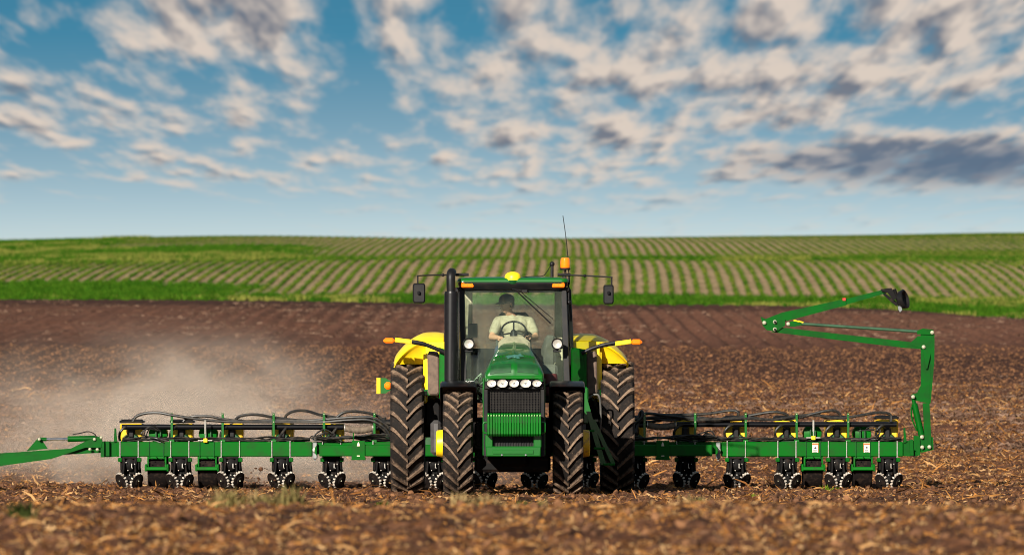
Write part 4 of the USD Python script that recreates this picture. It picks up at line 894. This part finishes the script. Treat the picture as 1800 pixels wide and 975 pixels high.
# cables and thin lines sagging along the bars
cb = []
for j in range(9):
    r2 = np.random.default_rng(40 + j)
    for a, b in ((215, 560), (1255, 1590)):
        xs_ = np.arange(a, b, 22); cb.append(tube([W(p, 772 + 2.6 * math.sin(p * .03 + j) + r2.normal(0, 1.2), PD + .02 + .02 * j + .03 * r2.random()) for p in xs_], .0075 + .004 * (j % 2), 5, 4))
    for a, b in ((556, 700), (1105, 1260)):
        xs_ = np.arange(a, b, 14); cb.append(tube([W(p, 767 + .8 * j * .8 + 3.0 * math.sin(p * .045 + .4 * j) + r2.normal(0, .8), PD - .12 + .03 * j) for p in xs_], .010 + .004 * (j % 2), 6, 4))
for a, b, s, kk in ((262, 762, 1, 3), (560, 768, 1, 7), (1540, 758, -1, 3), (1250, 770, -1, 6)):
    for j in range(kk):
        r2 = np.random.default_rng(70 + j + a); jt = lambda sx, sy: np.array([r2.normal(0, sx), r2.normal(0, .03), r2.normal(0, sy)])
        w = r2.uniform(5, 11); top = r2.uniform(744, 752) if kk == 3 else r2.uniform(758, 765)
        cb.append(tube([W(a + 22 * s, top + 6, PD + .02) + jt(.05, .02), W(a + 6 * s, top, PD) + jt(.03, .02), W(a - s * w, top + 7, PD - .02) + jt(.02, .02), W(a - s * (w - 2), 768, PD - .02) + jt(.03, .02), W(a + s * 10, 772, PD) + jt(.05, .01), W(a + s * r2.uniform(24, 46), 774, PD + .03) + jt(.03, .02)], r2.uniform(.007, .012), 6, 6))
tag(obj('cable_bundle', cat_(cb), M_hose, Pn), kind='stuff')
for px, py in ((361, 773), (1430, 768.5)):
    vl = obj('valve', pbox(px - 3.5, px + 3.5, py - 3, py + 4, PD - .06, PD + .0, .006), M_yellow, Pn)
    obj('valve_pipe', cat_([rod(W(px - 13, py + .5, PD - .03), W(px + 12, py + .5, PD - .03), .011, 8), rod(W(px, py, PD - .03), W(px, py - 11, PD - .03), .009, 8), rod(W(px, py - 11, PD - .03), W(px, 738, PD - .03), .016, 8)]), M_steel, vl)
# warning labels on the right wing
M_paper = mat('label_white', (.72, .70, .64), .5, scale=60, color2=(.66, .62, .55)); M_orange = mat('label_orange', (.80, .16, .01), .5, scale=50); M_ink = mat('label_ink', (.02, .02, .02), .6)
from shapely.geometry import Polygon as _Pg
for n_, px in enumerate((1433, 1523.5)):
    d = PD - .004; w = 5.4
    lb = obj('warning_label', pbox(px - w, px + w, 777.5, 794.5, d, d + .005, .001), M_paper, Pn)
    obj('orange_band', cat_([pbox(px - w + .4, px + w - .4, 778, 781.2, d - .002, d + .001, .0004), pbox(px - w, px - w + .5, 778, 794, d - .002, d + .001, .0003), pbox(px + w - .5, px + w, 778, 794, d - .002, d + .001, .0003)]), M_orange, lb)
    if n_ == 0: sy = [pprism([(px - 2.5, 787), (px - .5, 785.5), (px + .3, 783.5), (px + 1.3, 784), (px + .8, 786), (px + 3, 787.5), (px + 2, 788.5), (px - 1, 788)], d - .003, d + .001, 0, True)]
    else: sy = [pprism([(px - 3, 786.5), (px - 1.4, 785.2), (px, 783), (px + 1.4, 785.2), (px + 3, 786.5), (px + 1, 787), (px, 785.8), (px - 1, 787)], d - .003, d + .001, 0, True), pbox(px - 1.2, px + 1.2, 787, 788.6, d - .003, d + .001, .0003)]
    sy += [pbox(px - 3.8 + .4 * (i % 2), px + 3.6 - .8 * ((i * 7) % 3), 789.6 + 1.25 * i, 790.2 + 1.25 * i, d - .003, d + .001, .0002) for i in range(4)]
    tx = meshkit.text_mesh('WARNING', .016, .002, True); bb = tx.bounds; tx.apply_translation(-(bb[0] + bb[1]) / 2); tx.apply_scale((w * 1.5 * d / FPX) / (bb[1, 0] - bb[0, 0]))
    tx.apply_transform(trimesh.transformations.rotation_matrix(np.pi / 2, [1, 0, 0])); tx.apply_translation(W(px, 779.6, d - .003))
    tag(obj('label_print', cat_(sy + [tx]), M_ink, lb, False), kind='stuff')

# markers ---------------------------------------------------------------------
M_mk = mat('marker_green', (.001, .072, .005), .36, spec=.10, color2=(.004, .052, .006), scale=4)
def strip(poly, d0, d1, c=.008): return pprism(poly, d0, d1, c, True)
def pins(pts, d, r=.030): return [lathe([(0, 0), (0, r), (-.02, r * .95), (-.03, r * .5), (-.035, 0)], 'y', W(a, b, d), 12) for a, b in pts]
d = PD
ml = obj('marker_arm', cat_([strip([(177, 775), (206, 775), (206, 802), (178, 803)], d + .03, d + .15), strip([(177, 776), (183, 776), (183, 803), (177, 803)], d - .05, d + .2), strip([(186, 776), (192, 775), (192, 801), (186, 801)], d - .05, d + .2),
      strip([(120, 788), (176, 784), (178, 795), (90, 800), (0, 816), (-60, 830), (-60, 812), (0, 796), (60, 792)], d + .02, d + .12),
      strip([(110, 795), (150, 775), (176, 766), (180, 772), (178, 786), (150, 786), (90, 806), (0, 818.5), (-60, 834), (-60, 820), (0, 806), (60, 798)], d - .06, d - .01),
      strip([(47, 792), (66, 770), (72, 770), (84, 788)], d - .0, d + .02), strip([(201, 752), (204, 752), (206, 776), (200, 776)], d, d + .05)]), M_mk, Pn, label='marker arm unfolded low across the field')
obj('ram', cat_([rod(W(119, 771, d), W(168, 770, d), .045, 14), rod(W(70, 771.5, d), W(82, 771.5, d), .028, 12), lathe([(-.02, 0), (-.02, .05), (.02, .05), (.02, 0)], 'y', W(168, 771, d), 14)]), M_mk, ml)
obj('ram_rod', rod(W(80, 771.5, d), W(120, 771, d), .018, 12), M_chrome, ml)
objs('pivot_pin', pins([(69, 771.5), (166, 771.5), (178, 768.5), (158, 789), (171, 789.5)], d - .07, .024), M_white, ml)
obj('hose', tube([W(128, 763, d - .04), W(140, 761, d - .05), (W(155, 758, d - .05)), W(166, 762, d - .04), W(169, 768, d - .03)], .010, 6, 5), M_hose, ml)
mr = obj('marker_arm', cat_([strip([(1588, 774), (1614, 774), (1614, 801), (1588, 801)], d + .03, d + .15), strip([(1599, 773), (1605, 772), (1606, 800), (1600, 800)], d - .05, d + .2), strip([(1610, 772), (1617, 772), (1618, 800), (1611, 800)], d - .05, d + .2),
      strip([(1588, 752), (1591, 751), (1594, 776), (1589, 778)], d, d + .05), strip([(1606, 765), (1640, 768), (1641, 790), (1620, 795), (1606, 790)], d - .02, d + .04),
      strip([(1622, 708), (1634, 708), (1638, 786), (1636, 791), (1629, 791), (1626, 786)], d - .04, d + .03),                                   # lower post
      strip([(1619, 600), (1640, 592), (1643, 600), (1637, 650), (1635, 709), (1612, 704), (1602, 701), (1602, 693), (1612, 690), (1619, 676)], d - .0, d + .03),   # upper post with its gusset
      strip([(1637, 600), (1643, 594), (1642, 640), (1636, 708), (1634, 708)], d - .05, d + .08),
      strip([(1618, 588), (1624, 581), (1641, 579), (1643, 590), (1636, 622), (1630, 648), (1627, 648), (1624, 622), (1618, 606)], d - .045, d - .015)]), M_mk, Pn, label='marker arm folded upright above the right end')
obj('ram', cat_([rod(W(1607, 709, d - .0), W(1620, 765, d - .0), .050, 14), rod(W(1605.5, 699, d), W(1607, 709, d), .030, 12), tube([W(1602, 715, d - .06), W(1603, 735, d - .06), W(1612, 757, d - .06)], .012, 6, 5)]), M_mk, mr)
objs('pivot_pin', pins([(1605, 697), (1620.5, 767.5), (1633.5, 785), (1621, 785.5), (1623.5, 609.5), (1638.5, 584)], d - .05, .030), M_white, mr)
lowarm = obj('swing_arm', cat_([strip([(1372, 575), (1620, 603), (1619, 613), (1590, 611), (1355, 583)], d - .02, d + .08), strip([(1598, 604), (1614, 590), (1622, 592), (1620, 612), (1600, 606)], d - .03, d - .0),
      strip([(1337, 556), (1346, 561), (1380, 561), (1380, 572), (1366, 582), (1348, 580), (1341, 572)], d - .05, d - .02)]), M_mk, mr)
objs('pivot_pin', pins([(1343.5, 567), (1385.5, 569), (1362, 565.5), (1362, 578.5)], d - .06, .030), M_white, lowarm)
objs('pin_centre', pins([(1362, 565.5), (1362, 578.5)], d - .09, .016), M_black, lowarm)
tie = obj('tie_ram', cat_([strip([(1383, 567), (1392, 564), (1408, 566), (1410, 571), (1396, 574), (1385, 573)], d - .07, d - .02), strip([(1612, 581), (1622, 577), (1640, 579), (1640, 588), (1612, 587)], d - .07, d - .03)]), M_mk, mr)
obj('rod', rod(W(1408, 569, d - .04), W(1614, 582.5, d - .04), .024, 12), mat('oily_rod', (.05, .11, .06), .3, metal=.4), tie)
obj('fitting', cat_([pbox(1402, 1406, 563, 567, d - .07, d - .04, .004), rod(W(1395, 563, d - .05), W(1412, 566.5, d - .05), .012)]), M_yellow, tie)
ext = obj('outer_arm', cat_([strip([(1344, 561), (1375, 549), (1486, 525), (1488, 536), (1382, 564), (1372, 570), (1350, 571)], d - .01, d + .09), strip([(1484, 526), (1562, 506.5), (1566, 512.5), (1488, 535)], d + .01, d + .06)]), M_mk, mr)
obj('red_clip', pbox(1481, 1487, 523.5, 528.5, d - .02, d + .06, .006), mat('red_plastic', (.55, .03, .02), .4), ext)
# the marker's cutting disc with its fork
dc = W(1586, 526.5, d + .02)
fk = obj('disc_fork', cat_([strip([(1548, 508), (1567, 506), (1570, 511), (1576, 524), (1571, 528), (1560, 514), (1550, 512)], d - .04, d + .0), strip([(1552, 512), (1573, 528), (1580, 533), (1576, 538), (1566, 530), (1550, 515)], d + .02, d + .06), rod(W(1572, 508, d - .02), W(1583, 541, d), .026), rod(W(1576, 526, d), W(1588, 526, d), .035)]), M_dark, mr)
obj('disc', lathe([(-.045, .0), (-.05, .06), (-.03, .09), (-.02, .135), (.05, .150), (.06, .130), (.01, .09), (.0, 0)], np.array([.86, -.42, .25]), dc, 32), M_black, fk)
obj('scraper', pprism([(1578, 538), (1585, 537), (1586, 545), (1582, 549), (1579, 544)], d - .05, d - .02, .004), M_grey, fk)
# a drawbar ties the planter to the tractor
obj('drawbar', cat_([cbox(CX - .10, CX + .12, 100.9, PD, .45, .65, .02), cbox(CX - .5, CX + .52, PD - .6, PD + .3, .50, .75, .03)]), M_mk, Pn)

# ------------------------------------------------------------------ what lies on the field
def leafmat(name, c, trans=.35, c2=None):
    N = {'d': ('diffuse_bsdf', {'color': c}), 't': ('translucent_bsdf', {'color': tuple(min(1, 1.25 * x) for x in c)}), 'm': ('mix_closure', {'fac': trans}), 'o': ('object_info', {}), 'g': ('geometry', {}),
         'n': ('noise_texture', {'scale': 2.3, 'detail': 3.0}), 'r': ('rgb_ramp', {'ramp': [(.3, c2 or tuple(.55 * x for x in c)), (.65, c)]})}
    L = [('d.BSDF', 'm.closure1'), ('t.BSDF', 'm.closure2'), ('g.position', 'n.vector'), ('n.fac', 'r.fac'), ('r.color', 'd.color')]
    return usdkit.material(stage, f'/World/Looks/{name}', N, L, surface='m.closure')
def ribbon(rg, n, L, w, curl, lift):
    """A curled strip of dry leaf or a split stalk, lying along x."""
    t = np.linspace(-.5, .5, n); ph = rg.uniform(0, 6)
    x = t * L; y = .12 * L * curl * np.sin(3 * t + ph); z = lift * (.4 + np.sin(4 * t * (1 + curl) + ph)) + .004
    tw = curl * 1.8 * np.sin(2.5 * t + ph * 2); ww = w * (1 - .6 * (2 * np.abs(t)) ** 2)
    a = np.stack([x, y - ww * np.cos(tw), z - ww * np.sin(tw)], 1); b = np.stack([x, y + ww * np.cos(tw), z + ww * np.sin(tw)], 1); c = np.stack([x, y, z + ww * .5], 1)
    return loft([[a[i], c[i], b[i]] for i in range(n)])
def instancer(name, protos, pos, quat, scl, idx, label=None, kind='stuff'):
    path = f'/World/{name}'
    pi = UsdGeom.PointInstancer.Define(stage, path); rel = pi.CreatePrototypesRel()
    for i, (mesh, m, sm) in enumerate(protos):
        p = f'{path}/piece_{i + 1:03d}'; usdkit.mesh(stage, p, mesh, m, smooth=sm); rel.AddTarget(p)
    pi.CreateProtoIndicesAttr(Vt.IntArray.FromNumpy(np.asarray(idx, np.int32)))
    pi.CreatePositionsAttr(Vt.Vec3fArray.FromNumpy(np.asarray(pos, np.float32)))
    pi.CreateOrientationsAttr(Vt.QuathArray.FromNumpy(np.asarray(quat, np.float16)))
    s = np.asarray(scl, np.float32); s = np.repeat(s[:, None], 3, 1) if s.ndim == 1 else s
    pi.CreateScalesAttr(Vt.Vec3fArray.FromNumpy(np.ascontiguousarray(s)))
    return tag(pi, label, None, None, kind)
def rand_quat(rg, n, tilt):
    return Rotation.from_euler('zyx', np.stack([rg.uniform(0, 2 * np.pi, n), rg.normal(0, tilt, n), rg.normal(0, tilt, n)], 1)).as_quat()
def spread_points(rg, n, d0, d1, k=.080, m=1.2, power=1.0):
    """Random places on the field, within what the lens could see and a little beyond."""
    w0, w1 = k * d0 + m, k * d1 + m
    u = rg.random(n); d = d0 + (d1 - d0) * (np.sqrt(w0 ** 2 + u * (w1 ** 2 - w0 ** 2)) - w0) / (w1 - w0) if power == 1 else d0 + (d1 - d0) * u ** power
    x = rg.uniform(-1, 1, n) * (k * d + m)
    return x, d
rg = np.random.default_rng(77)
tones = [(.52, .29, .12), (.40, .18, .055), (.52, .32, .15), (.23, .095, .030), (.47, .21, .06), (.13, .055, .020)]
st_mats = [leafmat(f'straw_{i + 1:03d}', c, .15) for i, c in enumerate(tones)]
protos = []
for i in range(12):
    L, w = [(.16, .012), (.26, .010), (.11, .018), (.34, .008), (.18, .020), (.09, .012)][i % 6]
    protos.append((ribbon(rg, 5, L, w, rg.uniform(.3, 1.1), rg.uniform(.008, .03)), st_mats[(i * 5 + i // 6) % 6], True))
N1 = 300000
x, d = spread_points(rg, N1, 42, 190)
x2, d2 = spread_points(rg, 125000, 42, 66); x, d = np.concatenate([x, x2]), np.concatenate([d, d2]); N1 = len(x)
dens = meshkit.fbm(np.stack([x * .9, d * .45, 0 * x], -1), 3, 31)
dry = .60 + .40 * sstep(2, 8, x) * sstep(100, 112, d)
dry = dry * (1 - .85 * sstep(125, 190, d + 14 * (dens - .5) - .6 * np.clip(x, -8, 8)))
keep = rg.random(N1) < np.clip((dens - .22) * 2.4, .12, 1) * dry
x, d = x[keep], d[keep]
z = field_z(x, d) + .004
n = len(x); idx = rg.integers(0, 12, n); long_ = (rg.random(n) < .045) & np.isin(idx % 6, (1, 3))
instancer('straw_litter', protos, np.stack([x, d, z], 1), rand_quat(rg, n, .38), rg.uniform(.32, .90, n) * np.where(d < 66, .62, 1) * np.where(long_, 2.3, 1), idx, 'tan chopped stalks and leaves strewn over the field')
# farther up the field: mats of the same litter and of clods, a square metre each
mats_ = []
_fm = [leafmat('old_straw', (.21, .13, .09), .1), leafmat('old_stalk', (.14, .080, .055), .1), leafmat('pale_stalk', (.30, .20, .135), .1)]
for i in range(6):
    P = []
    for k in range(9):
        m = ribbon(rg, 4, rg.uniform(.10, .30), rg.uniform(.012, .03), .8, .03); m.apply_transform(trimesh.transformations.rotation_matrix(rg.uniform(0, 6.3), [0, 0, 1])); m.apply_transform(trimesh.transformations.rotation_matrix(rg.normal(0, .3), [1, 0, 0])); m.apply_translation((rg.normal(0, .35), rg.normal(0, .6), .02)); P.append(m)
    mats_.append((cat_(P), _fm[i % 2], True))
x, d = spread_points(rg, 46000, 130, 342)
dens = meshkit.fbm(np.stack([x * .25, d * .07, 0 * x], -1), 3, 35)
band = np.interp(d, [130, 172, 200, 225, 250, 275, 305, 322, 345], [.6, .10, .0, .0, .02, .07, .05, .01, .0])
keep = rg.random(len(x)) < np.clip((dens - .25) * 2.6, .0, 1) * band
x, d = x[keep], d[keep]; n = len(x)
instancer('far_litter', mats_, np.stack([x, d, field_z(x, d)], 1), Rotation.from_euler('z', rg.uniform(0, 6.3, n)).as_quat(), rg.uniform(.6, 1.2, n), rg.integers(0, 6, n), 'thin straw litter up the ploughed slope')
# soil lumps
M_clod = mat('clod', (.115, .055, .03), .95, spec=.1, scale=7, color2=(.035, .017, .010), lo=.36, hi=.6)
M_clod2 = mat('clod_red', (.20, .095, .045), .95, spec=.1, scale=7, color2=(.06, .028, .015), lo=.36, hi=.6)
protos = []
for i in range(6):
    m = trimesh.creation.icosphere(1, 1.0); v = m.vertices; v = v * (.62 + .75 * meshkit.fbm(v * 1.3 + 10 * i, 3, i))[:, None] * [1, .9, .65]
    protos.append((tri(v, m.faces), M_clod if i % 2 else M_clod2, False))
N2 = 110000
x, d = spread_points(rg, N2, 42, 240)
s = .012 + .045 * rg.random(N2) ** 3.0
z = field_z(x, d) + s * .15
instancer('soil_lumps', protos, np.stack([x, d, z], 1), rand_quat(rg, N2, .8), s, rg.integers(0, 6, N2), 'crumbled brown lumps of turned soil')

# ------------------------------------------------------------------ the hill's crop and grass
def tuft(rg, n, r, h, w, lean=.35, bend=.35):
    """Blades of grass or young leaves rising from a patch of radius r."""
    V, F = [], []
    for _ in range(n):
        a, q = rg.uniform(0, 2 * np.pi), r * math.sqrt(rg.random()); b = np.array([q * math.cos(a), q * math.sin(a), -.02]); dr = rg.uniform(0, 2 * np.pi)
        hh = h * rg.uniform(.55, 1.15); ww = w * rg.uniform(.6, 1.3); ln = lean * rg.normal(); o = np.array([math.cos(dr), math.sin(dr), 0]); s = np.array([-o[1], o[0], 0])
        p1 = b + [0, 0, hh * .55] + o * hh * ln * .4; p2 = b + [0, 0, hh] + o * hh * (ln + bend * rg.random())
        k = len(V); V += [b - s * ww * .5, b + s * ww * .5, p1 + s * ww * .45, p1 - s * ww * .45, p2]; F += [(k, k + 1, k + 2), (k, k + 2, k + 3), (k + 3, k + 2, k + 4)]
    return tri(V, F)
M_corn = [leafmat('crop_leaf', (.11, .19, .02), .4), leafmat('crop_leaf_pale', (.20, .24, .04), .4), leafmat('crop_leaf_dark', (.06, .13, .014), .35)]
protos = []
for i in range(6):
    V = []
    for k in range(6):                                             # a metre of row: six plants with arching leaves
        t = tuft(rg, 7, .05, .20, .045, .7, .6); t.apply_translation((rg.normal(0, .02), -.5 + (k + .5) / 6 + rg.normal(0, .03), 0)); V.append(t)
    protos.append((cat_(V), M_corn[i % 3], False))
ky, kx = np.meshgrid(np.arange(392, 692, 1.0), np.arange(-105, 106)); kx, ky = kx.ravel(), ky.ravel().astype(float)
def row_x(k, y):
    """The rows run up the hill and swing a little with its folds."""
    return k * .762 * (1 + .0) + 1.5 * np.sin((y - 400) / 110.0) + .35 * np.sin((y - 380) / 34.0 + .02 * k)
x = row_x(kx, ky); g = grass_weight(x, ky)
keep = (g + .15 * rg.normal(size=len(x)) < .55) & (np.abs(x) < .10 * ky + 5) & (rg.random(len(x)) < .95)
x, y, n = x[keep], ky[keep], int(keep.sum())
dzdy = (land(x, y + 1) - land(x, y - 1)) / 2; dxdy = (row_x(kx[keep], y + 1) - row_x(kx[keep], y - 1)) / 2
q = Rotation.from_euler('zx', np.stack([-np.arctan(dxdy), np.arctan(dzdy)], 1)).as_quat()
instancer('crop_rows', protos, np.stack([x, y, land(x, y) + .06], 1), q, np.stack([rg.uniform(1.0, 1.7, n), np.ones(n), rg.uniform(.8, 1.35, n) * (1 - .45 * sstep(520, 600, y))], 1), rg.integers(0, 6, n), 'young green crop planted in long rows up the hill')
M_gr = [leafmat('grass_green', (.038, .12, .008), .35), leafmat('grass_lush', (.07, .16, .012), .35), leafmat('grass_dry', (.24, .25, .05), .3)]
protos = [(tuft(rg, 46, .55, .24, .05, .35, .4), M_gr[i % 3 if i < 5 else 0], False) for i in range(6)]
N3 = 56000
u = rg.random(N3); y = 338 + 332 * u ** 1.2; x = rg.uniform(-1, 1, N3) * (.10 * y + 5)
g = grass_weight(x, y); keep = (rg.random(N3) < sstep(.35, .75, g) * sstep(336, 358, y + 10 * (meshkit.noise(np.stack([x / 5, y / 5, 0 * x], -1), 51) - .5)) * np.where(y < 420, 1, .75)); x, y = x[keep], y[keep]; n = len(x)
pick = np.where(meshkit.fbm(np.stack([x / 9, y / 14, 0 * x], -1), 3, 41) > .62 - .14 * sstep(415, 440, y), 2, rg.integers(0, 2, n)); pick = np.where(rg.random(n) < .3, pick + 3, pick)
instancer('meadow_grass', protos, np.stack([x, y, land(x, y) + .04], 1), rand_quat(rg, n, .05), rg.uniform(.7, 1.5, n), pick, 'green grass strips at the foot and folds of the hill')

# ------------------------------------------------------------------ weeds near the camera
M_weed = [leafmat('weed_olive', (.25, .20, .075), .3), leafmat('weed_green', (.07, .13, .02), .35), leafmat('weed_straw', (.34, .24, .11), .25), leafmat('weed_lime', (.22, .33, .03), .4), leafmat('weed_dark', (.05, .065, .018), .25)]
def weed(px, d, w, h, n, mats, label, seed, group=None):
    r2 = np.random.default_rng(seed); x = X(px, d); base = (x, d, float(field_z(np.array([x]), np.array([d]))[0]))
    t = thing('weed_clump', label, 'weed', base, group)
    for j, mi in enumerate(mats):
        parts = []
        for q in range(max(3, int(w / .09))):
            m = tuft(r2, max(6, int(n / len(mats) / max(3, int(w / .09)))), .07, h * r2.uniform(.5, 1.1), .024, .55, .6)
            ox, oy = r2.normal(0, .26 * w), r2.normal(0, .12)
            m.apply_translation((ox, oy, float(field_z(np.array([x + ox]), np.array([d + oy]))[0]) - base[2])); parts.append(m)
        m = cat_(parts); m.apply_translation(base); tag(obj(['leaf_blades', 'dry_blades', 'pale_blades'][j], m, M_weed[mi], t, False), kind='stuff')
weed(440, 55.0, .92, .20, 1100, (0, 2, 0), 'widest olive weed clump on the blurred soil bank, left of the tractor wheels', 1)
weed(845, 56.5, .46, .17, 480, (0, 2), 'olive weed clump on the bank below the left front tyre', 2)
weed(1200, 57, .28, .18, 260, (1, 2), 'low green weed on the bank below the right rear tyre', 3)
weed(40, 50, .22, .14, 260, (4, 0), 'dark green round weed at the lower left edge of the field', 4)
weed(930, 57, .26, .16, 200, (0, 1), 'small yellowish weed on the bank below the bonnet', 5)
weed(672, 82, .22, .10, 120, (1, 0), 'small sharp green weed on the soil left of the left rear tyre', 6)
weed(1345, 92, .25, .08, 110, (3, 1), 'low bright green weed in front of the right planter wing', 7)
weed(1453, 102.5, .16, .17, 70, (3,), 'yellow-green seedling between the right lift wheel and a row unit', 8)
weed(1440, 60, .20, .12, 120, (1, 0), 'faint green weed on the bank, right of the low green one', 9)
weed(1525, 61, .22, .10, 120, (1, 2), 'faint green weed on the bank beneath the orange warning labels', 10)
weed(1700, 60, .34, .12, 180, (0, 1), 'olive weed near the right edge of the bank', 11)
weed(1590, 79, .14, .07, 60, (1,), 'tiny green weed in the straw below the folded marker post', 12)

# ------------------------------------------------------------------ soil thrown up by the openers, and the dust behind
r2 = np.random.default_rng(8); fl = []
for cx_, cy_, k, sp in ((459, 826, 26, 10), (445, 842, 26, 12), (470, 846, 16, 10), (1155, 830, 8, 6), (648, 846, 14, 12)):
    for _ in range(k):
        c = W(cx_ + r2.normal(0, sp), min(858, cy_ + abs(r2.normal(0, sp * .6)) - 4), PD - .05 + r2.normal(0, .2)); s = .006 + .022 * r2.random() ** 3
        m = trimesh.creation.icosphere(0, s); m.apply_scale([1, 1, r2.uniform(.5, 1)]); m.apply_translation(c); fl.append(m)
m_ = trimesh.creation.icosphere(1, .035); m_.vertices *= (.6 + .8 * meshkit.fbm(m_.vertices * 40, 2, 3))[:, None]; m_.apply_translation(W(458.5, 824, PD)); fl.append(m_)
tag(obj('flung_soil', cat_(fl), M_clod, '/World', False), 'dark crumbs of soil flung up between the planter units', None, None, 'stuff')
def dust(name, centre, size, dens, seed, label, color=(.92, .76, .62), ax=(1.0, 1.0, 1.0)):
    """A closed lumpy body of airborne dust that thins towards its skin."""
    m = trimesh.creation.icosphere(4, 1.0); v = m.vertices.copy()
    v *= (.86 + .28 * meshkit.fbm(v * 1.6 + seed, 3, seed))[:, None]; v = v * np.array(size) + np.array(centre)
    v[:, 2] = np.maximum(v[:, 2], land(v[:, 0], v[:, 1]) - .25)
    s = [1.0 / q for q in size]
    N = {'g': ('geometry', {}), 'mp': ('mapping', {'mapping_type': 'point', 'location': tuple(-c * k for c, k in zip(centre, s)), 'scale': tuple(s)}), 'len': ('vector_math', {'math_type': 'length'}),
         'fo': ('map_range', {'range_type': 'smoothstep', 'from_min': .12, 'from_max': .88, 'to_min': 1.0, 'to_max': 0.0, 'clamp': True}),
         'mn': ('mapping', {'mapping_type': 'point', 'scale': (.62, .30, 1.1), 'location': (seed, 0.0, 0.0)}), 'n': ('noise_texture', {'scale': 1.0, 'detail': 4.0, 'roughness': .6, 'distortion': .5}),
         'nr': ('map_range', {'from_min': .42, 'from_max': .64, 'to_min': 0.02, 'to_max': 1.0, 'clamp': True}), 'mu': ('math', {'math_type': 'multiply'}), 'md': ('math', {'math_type': 'multiply', 'value2': dens}),
         'v': ('principled_volume', {'color': color, 'anisotropy': 0.0})}
    L = [('g.position', 'mp.vector'), ('mp.vector', 'len.vector1'), ('len.value', 'fo.value'), ('g.position', 'mn.vector'), ('mn.vector', 'n.vector'), ('n.fac', 'nr.value'), ('fo.result', 'mu.value1'), ('nr.result', 'mu.value2'), ('mu.value', 'md.value1'), ('md.value', 'v.density')]
    mt = usdkit.material(stage, f'/World/Looks/{name}', N, L, volume='v.volume')
    tag(usdkit.mesh(stage, f'/World/{name}', tri(v, m.faces), mt), label, None, None, 'stuff')
dust('dust_cloud', (-5.9, 118.0, .8), (5.4, 14.0, 2.5), .21, 3, 'pale dust drifting behind the left half of the planter')
dust('ground_dust', (-3.9, 108.8, .3), (6.0, 3.8, 1.3), .50, 5, 'low grey dust along the ground behind the planter')
